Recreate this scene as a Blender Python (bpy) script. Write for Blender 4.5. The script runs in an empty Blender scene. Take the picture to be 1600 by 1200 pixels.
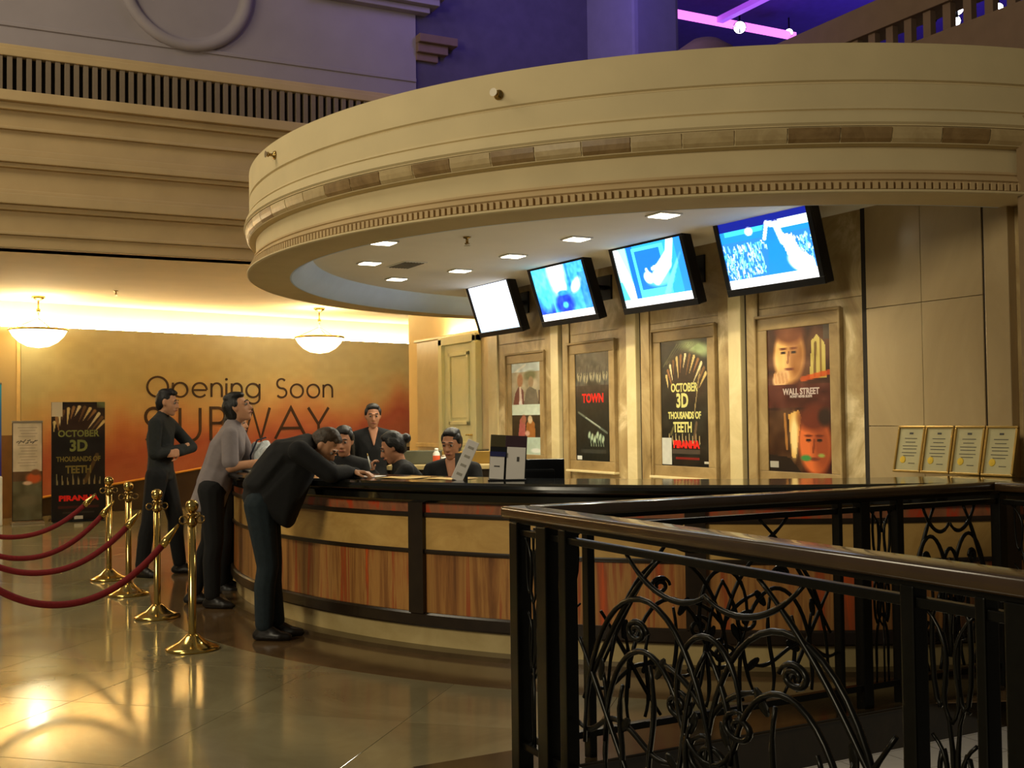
import bpy, bmesh, math, random
import numpy as np
from mathutils import Vector, Matrix

random.seed(7); RNG = np.random.RandomState(5)
PI = math.pi
SC = bpy.context.scene
COL = SC.collection

# ------------------------------------------------------------------ camera, world, exposure, big lights
CAM = (8.700, -6.060, 1.45)
F_PX, PITCH, ROLL, TH = 1768.0, 0.03017, -0.01235, -1.0840


def make_camera():
    c, s = math.cos(ROLL), math.sin(ROLL)
    cp, sp = math.cos(PITCH), math.sin(PITCH)
    u = (math.cos(TH), math.sin(TH)); n = (-u[1], u[0])

    def w(r, f, z): return Vector((r * u[0] + f * u[1], r * n[0] + f * n[1], z))
    X = w(c, -sp * s, cp * s); Y = w(-s, -sp * c, cp * c); Z = -w(0, cp, sp)
    cd = bpy.data.cameras.new('camera'); cam = bpy.data.objects.new('camera', cd); COL.objects.link(cam)
    cd.sensor_fit = 'HORIZONTAL'; cd.sensor_width = 36.0; cd.lens = 36.0 * F_PX / 1600.0
    cd.clip_start = 0.05; cd.clip_end = 100
    m = Matrix((X, Y, Z)).transposed().to_4x4(); m.translation = Vector(CAM)
    cam.matrix_world = m
    SC.camera = cam


make_camera()
SC.view_settings.view_transform = 'Standard'
SC.view_settings.look = 'None'
SC.view_settings.gamma = 1.0
SC.view_settings.use_curve_mapping = False
SC.view_settings.exposure = 0.0

world = bpy.data.worlds.new('world'); SC.world = world; world.use_nodes = True
world.node_tree.nodes['Background'].inputs[0].default_value = (0.60, 0.53, 0.40, 1)
world.node_tree.nodes['Background'].inputs[1].default_value = 0.155


def light(kind, name, loc, energy, color, target=None, **kw):
    ld = bpy.data.lights.new(name, kind); ld.energy = energy; ld.color = color
    for k, v in kw.items(): setattr(ld, k, v)
    o = bpy.data.objects.new(name, ld); COL.objects.link(o); o.location = loc
    if target is not None:
        o.rotation_euler = (Vector(target) - Vector(loc)).to_track_quat('-Z', 'Y').to_euler()
    return o


WARM = (1.0, 0.87, 0.62)
# unseen fill lights added to brighten the hall, lobby, canopy and right wall
light('AREA', 'hall_fill_light', (-1.5, -8.5, 7.8), 230, WARM, (-0.5, -2.5, 2.0), size=3.0)
light('AREA', 'hall_fill_light', (7.0, -13.0, 4.8), 480, WARM, (3.0, -1.0, 2.2), size=2.5)
light('AREA', 'hall_fill_light', (-8.0, -6.5, 3.3), 60, WARM, (-8.0, -6.0, 0), size=1.2)
light('AREA', 'hoarding_fill_light', (-9.6, 2.4, 3.38), 55, WARM, (-12.0, 1.8, 1.4), size=.8)  # unseen fill added to brighten the right end of the hoarding
# violet stage lamps in the upper gallery
light('AREA', 'gallery_violet_lamp', (-2.6, 0.9, 7.6), 48, (0.22, 0.15, 1.0), (-4.9, 2.6, 6.8), size=1.2)
light('AREA', 'gallery_violet_lamp', (-5.5, 5.5, 6.0), 90, (0.22, 0.06, 1.0), (-5.5, 7.0, 8.6), size=2.0)
light('AREA', 'gallery_violet_lamp', (-3.4, -1.0, 7.9), 9, (0.38, 0.28, 1.0), (-5.1, -1.0, 6.0), size=1.0)
light('AREA', 'gallery_violet_lamp', (-4.5, 9.0, 6.3), 160, (0.20, 0.10, 1.0), (-6.0, 11.0, 9.0), size=2.0)
# lamps of the storey below
light('AREA', 'lower_storey_lamp', (0.5, 6.0, -0.9), 420, (1.0, 0.88, 0.66), (0.5, 6.0, -4), size=5.0)


# ------------------------------------------------------------------ material helpers
def lin(c):
    return tuple((x / 255.0 / 12.92) if x / 255.0 <= 0.04045 else ((x / 255.0 + 0.055) / 1.055) ** 2.4 for x in c[:3]) + (1.0,)


class NT:
    def __init__(s, name):
        s.m = bpy.data.materials.new(name); s.m.use_nodes = True
        s.t = s.m.node_tree; s.b = s.t.nodes['Principled BSDF']

    def n(s, typ, **kw):
        nd = s.t.nodes.new(typ)
        for k, v in kw.items():
            if k.startswith('i_'):
                key = k[2:]
                nd.inputs[int(key) if key.isdigit() else key.replace('_', ' ')].default_value = v
            else: setattr(nd, k, v)
        return nd

    def l(s, a, b): s.t.links.new(a, b)


MATS = {}


def mat(name, col, rough=0.6, metal=0.0, spec=0.4, var=0.12, scale=6.0, bump=0.0, coat=0.0, bscale=40.0):
    """plain procedural material: base colour with soft noise variation and optional relief"""
    if name in MATS: return MATS[name]
    t = NT(name); b = t.b
    c = lin(col)
    tc = t.n('ShaderNodeTexCoord'); nz = t.n('ShaderNodeTexNoise', i_Scale=scale, i_Detail=5.0)
    t.l(tc.outputs['Object'], nz.inputs['Vector'])
    rp = t.n('ShaderNodeValToRGB')
    rp.color_ramp.elements[0].position = 0.25; rp.color_ramp.elements[1].position = 0.75
    rp.color_ramp.elements[0].color = tuple(x * (1 - var) for x in c[:3]) + (1,)
    rp.color_ramp.elements[1].color = tuple(min(1, x * (1 + var)) for x in c[:3]) + (1,)
    t.l(nz.outputs['Fac'], rp.inputs['Fac']); t.l(rp.outputs['Color'], b.inputs['Base Color'])
    b.inputs['Roughness'].default_value = rough; b.inputs['Metallic'].default_value = metal
    b.inputs['Specular IOR Level'].default_value = spec
    b.inputs['Coat Weight'].default_value = coat; b.inputs['Coat Roughness'].default_value = 0.05
    if bump:
        n2 = t.n('ShaderNodeTexNoise', i_Scale=bscale, i_Detail=4.0); t.l(tc.outputs['Object'], n2.inputs['Vector'])
        bp = t.n('ShaderNodeBump', i_Strength=bump, i_Distance=0.01)
        t.l(n2.outputs['Fac'], bp.inputs['Height']); t.l(bp.outputs['Normal'], b.inputs['Normal'])
    MATS[name] = t.m
    return t.m


def marble(name, cols, scale=1.2, rough=0.3, stretch=(1, 1, 1), detail=8.0, dist=1.2, uv=False, spec=0.5, perobj=False):
    t = NT(name); b = t.b
    tc = t.n('ShaderNodeTexCoord'); mp = t.n('ShaderNodeMapping'); mp.inputs['Scale'].default_value = stretch
    src = tc.outputs['UV' if uv else 'Object']
    if perobj:
        oi = t.n('ShaderNodeObjectInfo'); ad = t.n('ShaderNodeVectorMath', operation='ADD')
        sc = t.n('ShaderNodeVectorMath', operation='SCALE'); sc.inputs['Scale'].default_value = 37.0
        cb = t.n('ShaderNodeCombineXYZ')
        for k in range(3): t.l(oi.outputs['Random'], cb.inputs[k])
        t.l(cb.outputs[0], sc.inputs[0]); t.l(src, ad.inputs[0]); t.l(sc.outputs[0], ad.inputs[1]); src = ad.outputs[0]
    t.l(src, mp.inputs['Vector'])
    nz = t.n('ShaderNodeTexNoise', i_Scale=scale, i_Detail=detail, i_Roughness=0.62, i_Distortion=dist)
    t.l(mp.outputs[0], nz.inputs['Vector'])
    rp = t.n('ShaderNodeValToRGB'); e = rp.color_ramp.elements
    n = len(cols)
    for i, (p, c) in enumerate(cols):
        el = e[i] if i < 2 else e.new(p)
        el.position = p; el.color = lin(c)
    t.l(nz.outputs['Fac'], rp.inputs['Fac']); t.l(rp.outputs['Color'], b.inputs['Base Color'])
    b.inputs['Roughness'].default_value = rough; b.inputs['Specular IOR Level'].default_value = spec
    MATS[name] = t.m
    return t.m


def emit(name, col, strength):
    if name in MATS: return MATS[name]
    t = NT(name); t.b.inputs['Base Color'].default_value = (0.6, 0.6, 0.6, 1)
    t.b.inputs['Emission Color'].default_value = lin(col); t.b.inputs['Emission Strength'].default_value = strength
    MATS[name] = t.m
    return t.m


def print_mat(name, strength=0.0, rough=0.35):
    """flat print or screen whose picture is stored on the mesh as a colour attribute"""
    t = NT(name); a = t.n('ShaderNodeAttribute', attribute_name='Col')
    if strength:
        t.b.inputs['Base Color'].default_value = (0.01, 0.01, 0.01, 1)
        t.l(a.outputs['Color'], t.b.inputs['Emission Color']); t.b.inputs['Emission Strength'].default_value = strength
    else: t.l(a.outputs['Color'], t.b.inputs['Base Color'])
    t.b.inputs['Roughness'].default_value = rough
    MATS[name] = t.m
    return t.m


M_PLASTER = mat('cream_plaster', (205, 186, 142), 0.75, var=0.06, scale=3, bump=0.05)
M_PLASTER2 = mat('tan_plaster', (186, 160, 116), 0.8, var=0.08, scale=2.5, bump=0.05)
M_CEIL = mat('lobby_ceiling_paint', (214, 190, 140), 0.85, var=0.04, scale=2)
M_DRUMCEIL = mat('canopy_ceiling_paint', (228, 222, 206), 0.8, var=0.04, scale=2)
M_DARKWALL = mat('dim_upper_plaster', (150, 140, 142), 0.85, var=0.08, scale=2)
M_GROOVE = mat('dark_groove', (40, 32, 22), 0.8)
M_WALLMARBLE = marble('brown_wall_marble', [(0.28, (116, 94, 58)), (0.44, (160, 134, 88)), (0.56, (182, 158, 110)), (0.68, (226, 206, 160))], 1.9, 0.35, (1, 1, 0.7))
M_SURROUND = marble('poster_surround_marble', [(0.3, (128, 104, 64)), (0.55, (160, 134, 88)), (0.8, (186, 162, 114))], 2.5, 0.4)
M_STRIP = marble('pale_pilaster_marble', [(0.3, (206, 186, 132)), (0.7, (232, 214, 164))], 2.0, 0.3)
M_BEIGE = marble('beige_wall_marble', [(0.25, (158, 136, 98)), (0.75, (184, 162, 120))], 1.5, 0.22, (1, 1, 0.4))
M_INLAY = marble('brown_inlay_marble', [(0.3, (116, 90, 54)), (0.7, (152, 124, 80))], 6.0, 0.4, perobj=True)
M_INLAY2 = marble('tan_inlay_marble', [(0.3, (166, 142, 98)), (0.7, (192, 170, 124))], 6.0, 0.4, perobj=True)
M_TILE = marble('polished_floor_marble', [(0.3, (116, 106, 78)), (0.5, (132, 122, 92)), (0.72, (148, 138, 106))], 0.9, 0.11, perobj=True, spec=0.6)
M_TILEBAND = marble('brown_floor_marble', [(0.3, (84, 64, 42)), (0.7, (112, 88, 58))], 2.0, 0.12, spec=0.6)
M_TILEDARK = marble('dark_floor_marble', [(0.3, (46, 38, 24)), (0.7, (64, 52, 34))], 3.0, 0.14, spec=0.6)
M_SLAB = mat('slab_joint_mortar', (90, 80, 58), 0.8)
M_LOWTILE = mat('lower_storey_tile', (190, 184, 166), 0.3, var=0.05)
M_BRASS = mat('polished_brass', (208, 178, 104), 0.16, 1.0, var=0.05)
M_BRASS_D = mat('aged_brass', (168, 138, 80), 0.25, 1.0, var=0.08)
M_ROPE = mat('red_velvet', (112, 14, 16), 0.85, var=0.2, scale=60, bump=0.3, bscale=120)
M_GRANITE = mat('black_granite', (16, 16, 13), 0.1, var=0.3, scale=40, spec=0.6)
M_DARKWOOD = mat('dark_stained_wood', (38, 28, 18), 0.3, var=0.25, scale=12)
M_PALEPANEL = marble('honey_counter_marble', [(0.3, (176, 136, 72)), (0.7, (202, 164, 96))], 3.0, 0.3, uv=True, stretch=(1, 2, 1))
M_STREAK = marble('streaked_counter_marble', [(0.28, (84, 50, 28)), (0.42, (140, 92, 48)), (0.52, (172, 124, 66)), (0.60, (150, 76, 40)), (0.68, (196, 82, 30)), (0.78, (196, 142, 72))], 2.2, 0.3, uv=True, stretch=(4.6, 0.22, 1), perobj=True, dist=0.6)
M_REDSTRIP = marble('red_counter_marble', [(0.3, (120, 70, 50)), (0.5, (150, 96, 62)), (0.65, (190, 60, 26)), (0.8, (170, 120, 80))], 3.0, 0.3, uv=True, stretch=(3, 1, 1), perobj=True, dist=0.6)
M_PLINTH = marble('pale_plinth_marble', [(0.3, (166, 144, 94)), (0.7, (190, 170, 120))], 2.0, 0.3, uv=True)
M_KERB = marble('brown_kerb_marble', [(0.3, (66, 52, 32)), (0.7, (86, 70, 44))], 3.0, 0.25)
M_RAILWOOD = mat('dark_varnished_rail', (52, 36, 20), 0.22, var=0.25, scale=10, spec=0.6, coat=0.4)
M_IRON = mat('dark_wrought_iron', (20, 19, 15), 0.32, 0.6, var=0.2, scale=30)
M_DOOR = mat('pale_green_door_paint', (224, 224, 180), 0.5, var=0.04)
M_BLACKPLASTIC = mat('black_plastic', (10, 12, 16), 0.35, var=0.1)
M_SILVER = mat('brushed_silver', (190, 180, 160), 0.3, 0.9, var=0.05)
M_PAPER = mat('white_paper', (220, 214, 206), 0.7, var=0.04)
M_PAPERY = mat('yellowed_paper', (214, 178, 100), 0.7, var=0.06)
M_INK = mat('dark_ink', (70, 66, 62), 0.7)
M_LETTER = mat('dark_brown_lettering', (58, 34, 16), 0.6)
M_WAINSCOT = mat('dark_brown_wainscot', (52, 34, 20), 0.5, var=0.1)
M_GOLDTRIM = mat('gilt_edge', (200, 140, 50), 0.5, 0.2)
M_GILT = mat('gilt_frame', (160, 128, 62), 0.35, 0.6, var=0.1)
M_WHITE = mat('white_plastic', (225, 222, 210), 0.4, var=0.03)
M_ORANGE = mat('orange_label', (220, 90, 50), 0.5)
M_SKIN = mat('brown_skin', (192, 140, 104), 0.55, var=0.06, scale=20)
M_SKIN2 = mat('deep_brown_skin', (170, 118, 86), 0.55, var=0.06, scale=20)
M_HAIR = mat('black_hair', (17, 14, 12), 0.5, var=0.4, scale=60, bump=0.4, bscale=90)
M_HAIRG = mat('dark_brown_hair', (60, 46, 32), 0.5, var=0.4, scale=60, bump=0.4, bscale=90)
M_EYEW = mat('eye_white', (140, 128, 116), 0.9, spec=0.0)
M_IRIS = mat('dark_iris', (24, 16, 12), 0.7, spec=0.1)
M_LIP = mat('lip', (140, 78, 66), 0.5)
M_BLACKCLOTH = mat('black_cloth', (10, 10, 11), 0.85, var=0.25, scale=25, bump=0.15)
M_CHARCOAL = mat('charcoal_shirt_cloth', (32, 34, 32), 0.85, var=0.2, scale=20, bump=0.15)
M_POLO = mat('grey_polo_cloth', (128, 118, 118), 0.85, var=0.08, scale=20, bump=0.15)
M_JEANS = mat('dark_blue_jeans', (22, 34, 40), 0.85, var=0.2, scale=30, bump=0.2)
M_TROUSER = mat('black_trousers', (12, 12, 13), 0.85, var=0.2, scale=25)
M_SHOE = mat('black_shoe_leather', (24, 20, 17), 0.4)
M_SHOELIGHT = mat('pale_grey_shoe', (150, 140, 140), 0.5)
M_PURPLE = mat('violet_upper_wall', (120, 112, 140), 0.85, var=0.06)
M_BROWNSLAB = mat('brown_gallery_plaster', (120, 96, 78), 0.8, var=0.08)
M_PLASTICBAG = mat('clear_plastic', (205, 212, 214), 0.2, var=0.1, spec=0.7, bump=0.6, bscale=25)


# ------------------------------------------------------------------ mesh helpers
def finish(bm, name, m, parent=None, smooth=False, loc=None):
    me = bpy.data.meshes.new(name)
    bmesh.ops.recalc_face_normals(bm, faces=bm.faces)
    bm.to_mesh(me); bm.free()
    return link(name, me, m, parent, smooth, loc)


def link(name, me, m=None, parent=None, smooth=False, loc=None):
    if m is not None:
        me.materials.clear()
        for k in (m if isinstance(m, (list, tuple)) else [m]): me.materials.append(k)
    if smooth:
        me.polygons.foreach_set('use_smooth', [True] * len(me.polygons))
    o = bpy.data.objects.new(name, me); COL.objects.link(o)
    if parent is not None: o.parent = parent
    if loc is not None: o.location = loc
    return o


def thing(name, label, cat, loc=(0, 0, 0), rz=0.0, group=None):
    o = bpy.data.objects.new(name, None); COL.objects.link(o)
    o.location = loc; o.rotation_euler = (0, 0, rz); o.empty_display_size = 0.2
    o['label'] = label; o['category'] = cat
    if group: o['group'] = group
    return o


def tag(o, label, cat, group=None):
    o['label'] = label; o['category'] = cat
    if group: o['group'] = group
    return o


def struct(o):
    o['kind'] = 'structure'
    return o


def dup(root, loc, rz=None, label=None):
    r = root.copy(); COL.objects.link(r); r.location = loc
    if rz is not None: r.rotation_euler = (0, 0, rz)
    if label: r['label'] = label
    for ch in list(root.children):
        c = ch.copy(); COL.objects.link(c); c.parent = r
        for g in list(ch.children):
            d = g.copy(); COL.objects.link(d); d.parent = c
    return r


def box(bm, x0, x1, y0, y1, z0, z1, bev=0.0, M=None):
    vs = [bm.verts.new((x, y, z)) for x in (x0, x1) for y in (y0, y1) for z in (z0, z1)]
    fs = [bm.faces.new([vs[i] for i in f]) for f in ((0, 1, 3, 2), (4, 6, 7, 5), (0, 4, 5, 1), (2, 3, 7, 6), (0, 2, 6, 4), (1, 5, 7, 3))]
    if bev > 0:
        es = list({e for f in fs for e in f.edges})
        r = bmesh.ops.bevel(bm, geom=es, offset=bev, segments=2, affect='EDGES', profile=0.6)
        vs = list({v for f in r['faces'] for v in f.verts} | {v for v in vs if v.is_valid})
    if M is not None: bmesh.ops.transform(bm, matrix=M, verts=vs)
    return vs


def B(name, m, x0, x1, y0, y1, z0, z1, parent=None, bev=0.0, M=None, smooth=False):
    bm = bmesh.new(); box(bm, x0, x1, y0, y1, z0, z1, bev, M)
    return finish(bm, name, m, parent, smooth)


def lathe(bm, prof, n=24, c=(0, 0, 0)):
    rings = []
    for r, z in prof:
        if r < 1e-5: rings.append([bm.verts.new((c[0], c[1], c[2] + z))])
        else: rings.append([bm.verts.new((c[0] + r * math.cos(2 * PI * i / n), c[1] + r * math.sin(2 * PI * i / n), c[2] + z)) for i in range(n)])
    for a, b in zip(rings, rings[1:]):
        for i in range(n):
            j = (i + 1) % n
            if len(a) == 1 and len(b) == 1: continue
            if len(a) == 1: bm.faces.new((a[0], b[i], b[j]))
            elif len(b) == 1: bm.faces.new((a[i], a[j], b[0]))
            else: bm.faces.new((a[i], a[j], b[j], b[i]))


def tube(bm, pts, r, n=6, caps=True, flat=1.0):
    pts = [Vector(p) for p in pts]
    rad = r if isinstance(r, (list, tuple)) else [r] * len(pts)
    rings = []; ref = None
    for i, p in enumerate(pts):
        d = (pts[min(i + 1, len(pts) - 1)] - pts[max(i - 1, 0)])
        if d.length < 1e-9: d = Vector((0, 0, 1))
        d.normalize()
        if ref is None:
            ref = Vector((0, 0, 1)) if abs(d.z) < 0.9 else Vector((1, 0, 0))
        a = ref - d * ref.dot(d)
        if a.length < 1e-5: a = d.orthogonal()
        a.normalize(); ref = a; b = d.cross(a)
        rings.append([bm.verts.new(p + (a * math.cos(2 * PI * k / n) + b * math.sin(2 * PI * k / n) * flat) * rad[i]) for k in range(n)])
    for a, b in zip(rings, rings[1:]):
        for k in range(n): bm.faces.new((a[k], a[(k + 1) % n], b[(k + 1) % n], b[k]))
    if caps:
        bm.faces.new(rings[0][::-1]); bm.faces.new(rings[-1])


CY = 0.747          # centre of the round counter and canopy is (0, CY)


def ring(name, m, prof, a0, a1, n, parent=None, smooth=False, uvmap=False):
    """closed (R, z) profile swept round the common centre from angle a0 to a1 (degrees)"""
    bm = bmesh.new(); rows = []
    for i in range(n + 1):
        a = math.radians(a0 + (a1 - a0) * i / n)
        rows.append([bm.verts.new((r * math.cos(a), CY + r * math.sin(a), z)) for r, z in prof])
    k = len(prof)
    uvl = bm.loops.layers.uv.new('UVMap') if uvmap else None
    for i in range(n):
        for j in range(k):
            f = bm.faces.new((rows[i][j], rows[i + 1][j], rows[i + 1][(j + 1) % k], rows[i][(j + 1) % k]))
            if uvl:
                for lp, (ii, jj) in zip(f.loops, ((i, j), (i + 1, j), (i + 1, (j + 1) % k), (i, (j + 1) % k))):
                    lp[uvl].uv = (math.radians(a0 + (a1 - a0) * ii / n) * 4.5, prof[jj][1])
    bm.faces.new(rows[0][::-1]); bm.faces.new(rows[-1])
    o = finish(bm, name, m, parent)
    if smooth:
        o.data.polygons.foreach_set('use_smooth', [True] * len(o.data.polygons))
        try: o.data.set_sharp_from_angle(angle=math.radians(28))
        except Exception: pass
    return o


def text_mesh(name, s, size, m, parent=None, M=None, align='CENTER', bold=0.0, extrude=0.001, sx=1.0):
    cu = bpy.data.curves.new('t', 'FONT'); cu.body = s; cu.size = size; cu.align_x = align; cu.align_y = 'CENTER'
    cu.extrude = extrude; cu.offset = bold; cu.resolution_u = 3
    o = bpy.data.objects.new('t', cu); COL.objects.link(o)
    dg = bpy.context.evaluated_depsgraph_get(); dg.update()
    me = bpy.data.meshes.new_from_object(o.evaluated_get(dg))
    bpy.data.objects.remove(o); bpy.data.curves.remove(cu)
    if sx != 1.0: me.transform(Matrix.Diagonal((sx, 1, 1, 1)))
    if M is not None: me.transform(M)
    me.name = name
    return link(name, me, m, parent)


# x right, y up, facing -Y world wall  (text lies in XY facing +Z -> stand it up facing -Y)
def stand(x, y, z, rz=0.0, tilt=0.0):
    return Matrix.Translation((x, y, z)) @ Matrix.Rotation(rz, 4, 'Z') @ Matrix.Rotation(PI / 2 - tilt, 4, 'X')


# ------------------------------------------------------------------ small raster painter for flat prints and screens
class Canvas:
    def __init__(s, w, h, bg):
        s.w, s.h = w, h
        s.a = np.ones((h, w, 3)) * np.array(bg, float)
        yy, xx = np.mgrid[0:h, 0:w]; s.x = (xx + .5) / w; s.y = (yy + .5) / h

    def put(s, mask, col, op=1.0):
        k = np.clip(mask, 0, 1)[..., None] * op
        s.a = s.a * (1 - k) + np.array(col, float) * k

    def ell(s, cx, cy, rx, ry, col, ang=0.0, soft=0.15, op=1.0):
        asp = s.h / s.w
        dx, dy = (s.x - cx), (s.y - cy) * asp
        c, n = math.cos(ang), math.sin(ang)
        u = (dx * c + dy * n) / rx; v = (-dx * n + dy * c) / (ry * asp)
        d = np.sqrt(u * u + v * v); s.put((1 - d) / soft + .5, col, op)

    def poly(s, pts, col, op=1.0):
        ins = np.zeros(s.x.shape, bool); n = len(pts)
        for i in range(n):
            (x1, y1), (x2, y2) = pts[i], pts[(i + 1) % n]
            if y1 == y2: continue
            c = ((s.y > y1) != (s.y > y2)) & (s.x < (x2 - x1) * (s.y - y1) / (y2 - y1) + x1); ins ^= c
        s.put(ins.astype(float), col, op)

    def rect(s, x0, x1, y0, y1, col, op=1.0): s.put(((s.x > x0) & (s.x < x1) & (s.y > y0) & (s.y < y1)).astype(float), col, op)

    def line(s, p, q, w, col, op=1.0, taper=0.0):
        asp = s.h / s.w
        P = np.array([p[0], p[1] * asp]); Q = np.array([q[0], q[1] * asp]); d = Q - P; L = d @ d + 1e-9
        t = np.clip(((s.x - P[0]) * d[0] + (s.y * asp - P[1]) * d[1]) / L, 0, 1)
        e = np.hypot(s.x - P[0] - t * d[0], s.y * asp - P[1] - t * d[1]); ww = w * (1 - taper * t)
        s.put((ww - e) / (0.3 * w) + .3, col, op)

    def noise(s, gx, gy, amp, seed=0, mask=None):
        r = np.random.RandomState(seed); g = r.rand(gy + 2, gx + 2) - .5
        X = s.x * gx; Y = s.y * gy; xi = X.astype(int); yi = Y.astype(int); fx = X - xi; fy = Y - yi
        v = g[yi, xi] * (1 - fx) * (1 - fy) + g[yi, xi + 1] * fx * (1 - fy) + g[yi + 1, xi] * (1 - fx) * fy + g[yi + 1, xi + 1] * fx * fy
        v = v[..., None] * 2 * amp
        if mask is not None: v = v * np.clip(mask, 0, 1)[..., None]
        s.a = np.clip(s.a + v, 0, 255)

    def blur(s, n=1):
        for _ in range(n):
            p = np.pad(s.a, ((1, 1), (1, 1), (0, 0)), 'edge')
            s.a = (p[:-2, 1:-1] + p[2:, 1:-1] + p[1:-1, :-2] + p[1:-1, 2:] + 2 * p[1:-1, 1:-1]) / 6


def picture(name, cv, w, h, m, parent=None, M=None):
    """flat grid mesh w x h carrying the canvas as a face-corner colour attribute; built in XY, centre at origin"""
    W, H = cv.w, cv.h
    xs = np.linspace(-w / 2, w / 2, W + 1); ys = np.linspace(h / 2, -h / 2, H + 1)
    X, Y = np.meshgrid(xs, ys); co = np.stack([X, Y, np.zeros_like(X)], -1).reshape(-1, 3)
    i = np.arange(H)[:, None] * (W + 1) + np.arange(W)[None, :]
    q = np.stack([i, i + W + 1, i + W + 2, i + 1], -1).reshape(-1, 4)
    me = bpy.data.meshes.new(name)
    me.vertices.add(len(co)); me.vertices.foreach_set('co', co.ravel())
    me.loops.add(q.size); me.loops.foreach_set('vertex_index', q.ravel())
    me.polygons.add(len(q)); me.polygons.foreach_set('loop_start', np.arange(0, q.size, 4))
    me.update(calc_edges=True)
    c = cv.a.reshape(-1, 3) / 255.0
    c = np.where(c <= 0.04045, c / 12.92, ((c + 0.055) / 1.055) ** 2.4)
    c4 = np.repeat(np.concatenate([c, np.ones((len(c), 1))], 1), 4, axis=0)
    at = me.attributes.new('Col', 'FLOAT_COLOR', 'CORNER'); at.data.foreach_set('color', c4.astype(np.float32).ravel())
    if M is not None: me.transform(M)
    return link(name, me, m, parent)


M_PRINT = print_mat('printed_poster_paper')
M_SCREEN = print_mat('lit_television_screen', 2.1)

# ================================================================== SETTING
HX, HY0, HY1 = 4.62, -3.87, -1.0        # stair opening: X > HX, HY0 < Y < HY1
bm = bmesh.new()
for x0, x1, y0, y1 in ((-14, HX, -11, 6), (HX, 11, -11, HY0), (HX, 11, HY1, 6)):
    box(bm, x0, x1, y0, y1, -0.185, -0.004)
FLOOR = struct(finish(bm, 'floor', M_TILE))


def clip(poly, nx, ny, d):
    out = []
    for i in range(len(poly)):
        p, q = poly[i], poly[(i + 1) % len(poly)]
        a = p[0] * nx + p[1] * ny - d; b = q[0] * nx + q[1] * ny - d
        if a <= 0: out.append(p)
        if (a < 0 < b) or (b < 0 < a):
            t = a / (a - b); out.append((p[0] + (q[0] - p[0]) * t, p[1] + (q[1] - p[1]) * t))
    return out


TS, TG = 0.92, 0.0012
ca, sa = math.cos(math.radians(47)), math.sin(math.radians(47))
tile_me = None


def tile_mesh(poly):
    bm = bmesh.new()
    b = [bm.verts.new((x, y, -0.004)) for x, y in poly]; t = [bm.verts.new((x, y, -0.0005)) for x, y in poly]
    cx = sum(p[0] for p in poly) / len(poly); cy = sum(p[1] for p in poly) / len(poly)
    t2 = [bm.verts.new((x + (cx - x) * 0.003, y + (cy - y) * 0.003, 0.0)) for x, y in poly]
    n = len(poly); bm.faces.new(t2)
    for i in range(n):
        j = (i + 1) % n
        bm.faces.new((b[i], b[j], t[j], t[i])); bm.faces.new((t[i], t[j], t2[j], t2[i]))
    bmesh.ops.recalc_face_normals(bm, faces=bm.faces)
    me = bpy.data.meshes.new('floor_tile'); bm.to_mesh(me); bm.free(); me.materials.append(M_TILE)
    return me


ntile = 0
h = TS / 2 - TG
full = [(-h, -h), (h, -h), (h, h), (-h, h)]
full_r = [(x * ca - y * sa, x * sa + y * ca) for x, y in full]
for i in range(-22, 23):
    for j in range(-22, 23):
        cx = (i * ca - j * sa) * TS + 3.0; cy = (i * sa + j * ca) * TS - 5.30
        if not (-12.3 < cx < 9.5 and -8.0 < cy < 0.9): continue
        if math.hypot(cx, cy - CY) < 4.3 or (cx < -4.3 and cy > 0.6): continue
        if cx > 6.5 and cy < -6.6: continue
        if cx < -10.95 - 0.269 * (cy + 2.9) - 0.5: continue
        # keep to what lies left of a line running just outside the frame's left edge
        if (cy + 6.06) < -0.0225 * (8.7 - cx) - 1.6: continue
        poly = [(x + cx, y + cy) for x, y in full_r]
        parts = []
        xs = [p[0] for p in poly]; ys = [p[1] for p in poly]
        if max(xs) < 4.29 or max(ys) < HY0 - .35: parts = [None]
        else:
            a = clip(poly, 1, 0, 4.29)
            if len(a) > 2: parts.append(a)
            b = clip(clip(poly, -1, 0, -4.295), 0, 1, HY0 - .345)
            if len(b) > 2: parts.append(b)
        for p in parts:
            if ntile >= 300: continue
            if p is None:
                if tile_me is None: tile_me = tile_mesh(full_r)
                o = link('floor_tile', tile_me, None, FLOOR, loc=(cx, cy, 0))
            else:
                qx = sum(v[0] for v in p) / len(p); qy = sum(v[1] for v in p) / len(p)
                o = link('floor_tile', tile_mesh([(v[0] - qx, v[1] - qy) for v in p]), None, FLOOR, loc=(qx, qy, 0))
            ntile += 1
# brown marble band that follows the counter, and the dark border round the stair opening
ring('inlay_band', M_TILEBAND, [(4.55, 0.0015), (5.17, 0.0015), (5.17, -0.003), (4.55, -0.003)], -20, -184, 80, FLOOR)
bm = bmesh.new(); lathe(bm, [(0, 0), (4.25, 0), (4.25, -.003), (0, -.003)], 64, (0, CY, 0)); finish(bm, 'bounce_floor', mat('pale_bounce_surface', (190, 182, 164), .5), FLOOR)  # hidden pale disc added to bounce light up to the canopy ceiling
bm = bmesh.new(); box(bm, 4.29, HX + .02, HY0 - .345, HY1 + .3, -0.003, 0.003); box(bm, HX, 11, HY0 - .345, HY0 + .02, -0.003, 0.003)
finish(bm, 'border_band', M_TILEDARK, FLOOR)
# slab edges of the opening
bm = bmesh.new()
box(bm, HX - .05, HX + .012, HY0, HY1, -0.19, 0.012); box(bm, HX, 11, HY1 - .012, HY1 + .05, -0.19, 0.012); box(bm, HX, 11, HY0 - .05, HY0 + .012, -0.19, 0.012)
struct(finish(bm, 'trim_1', M_TILEDARK))
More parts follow.
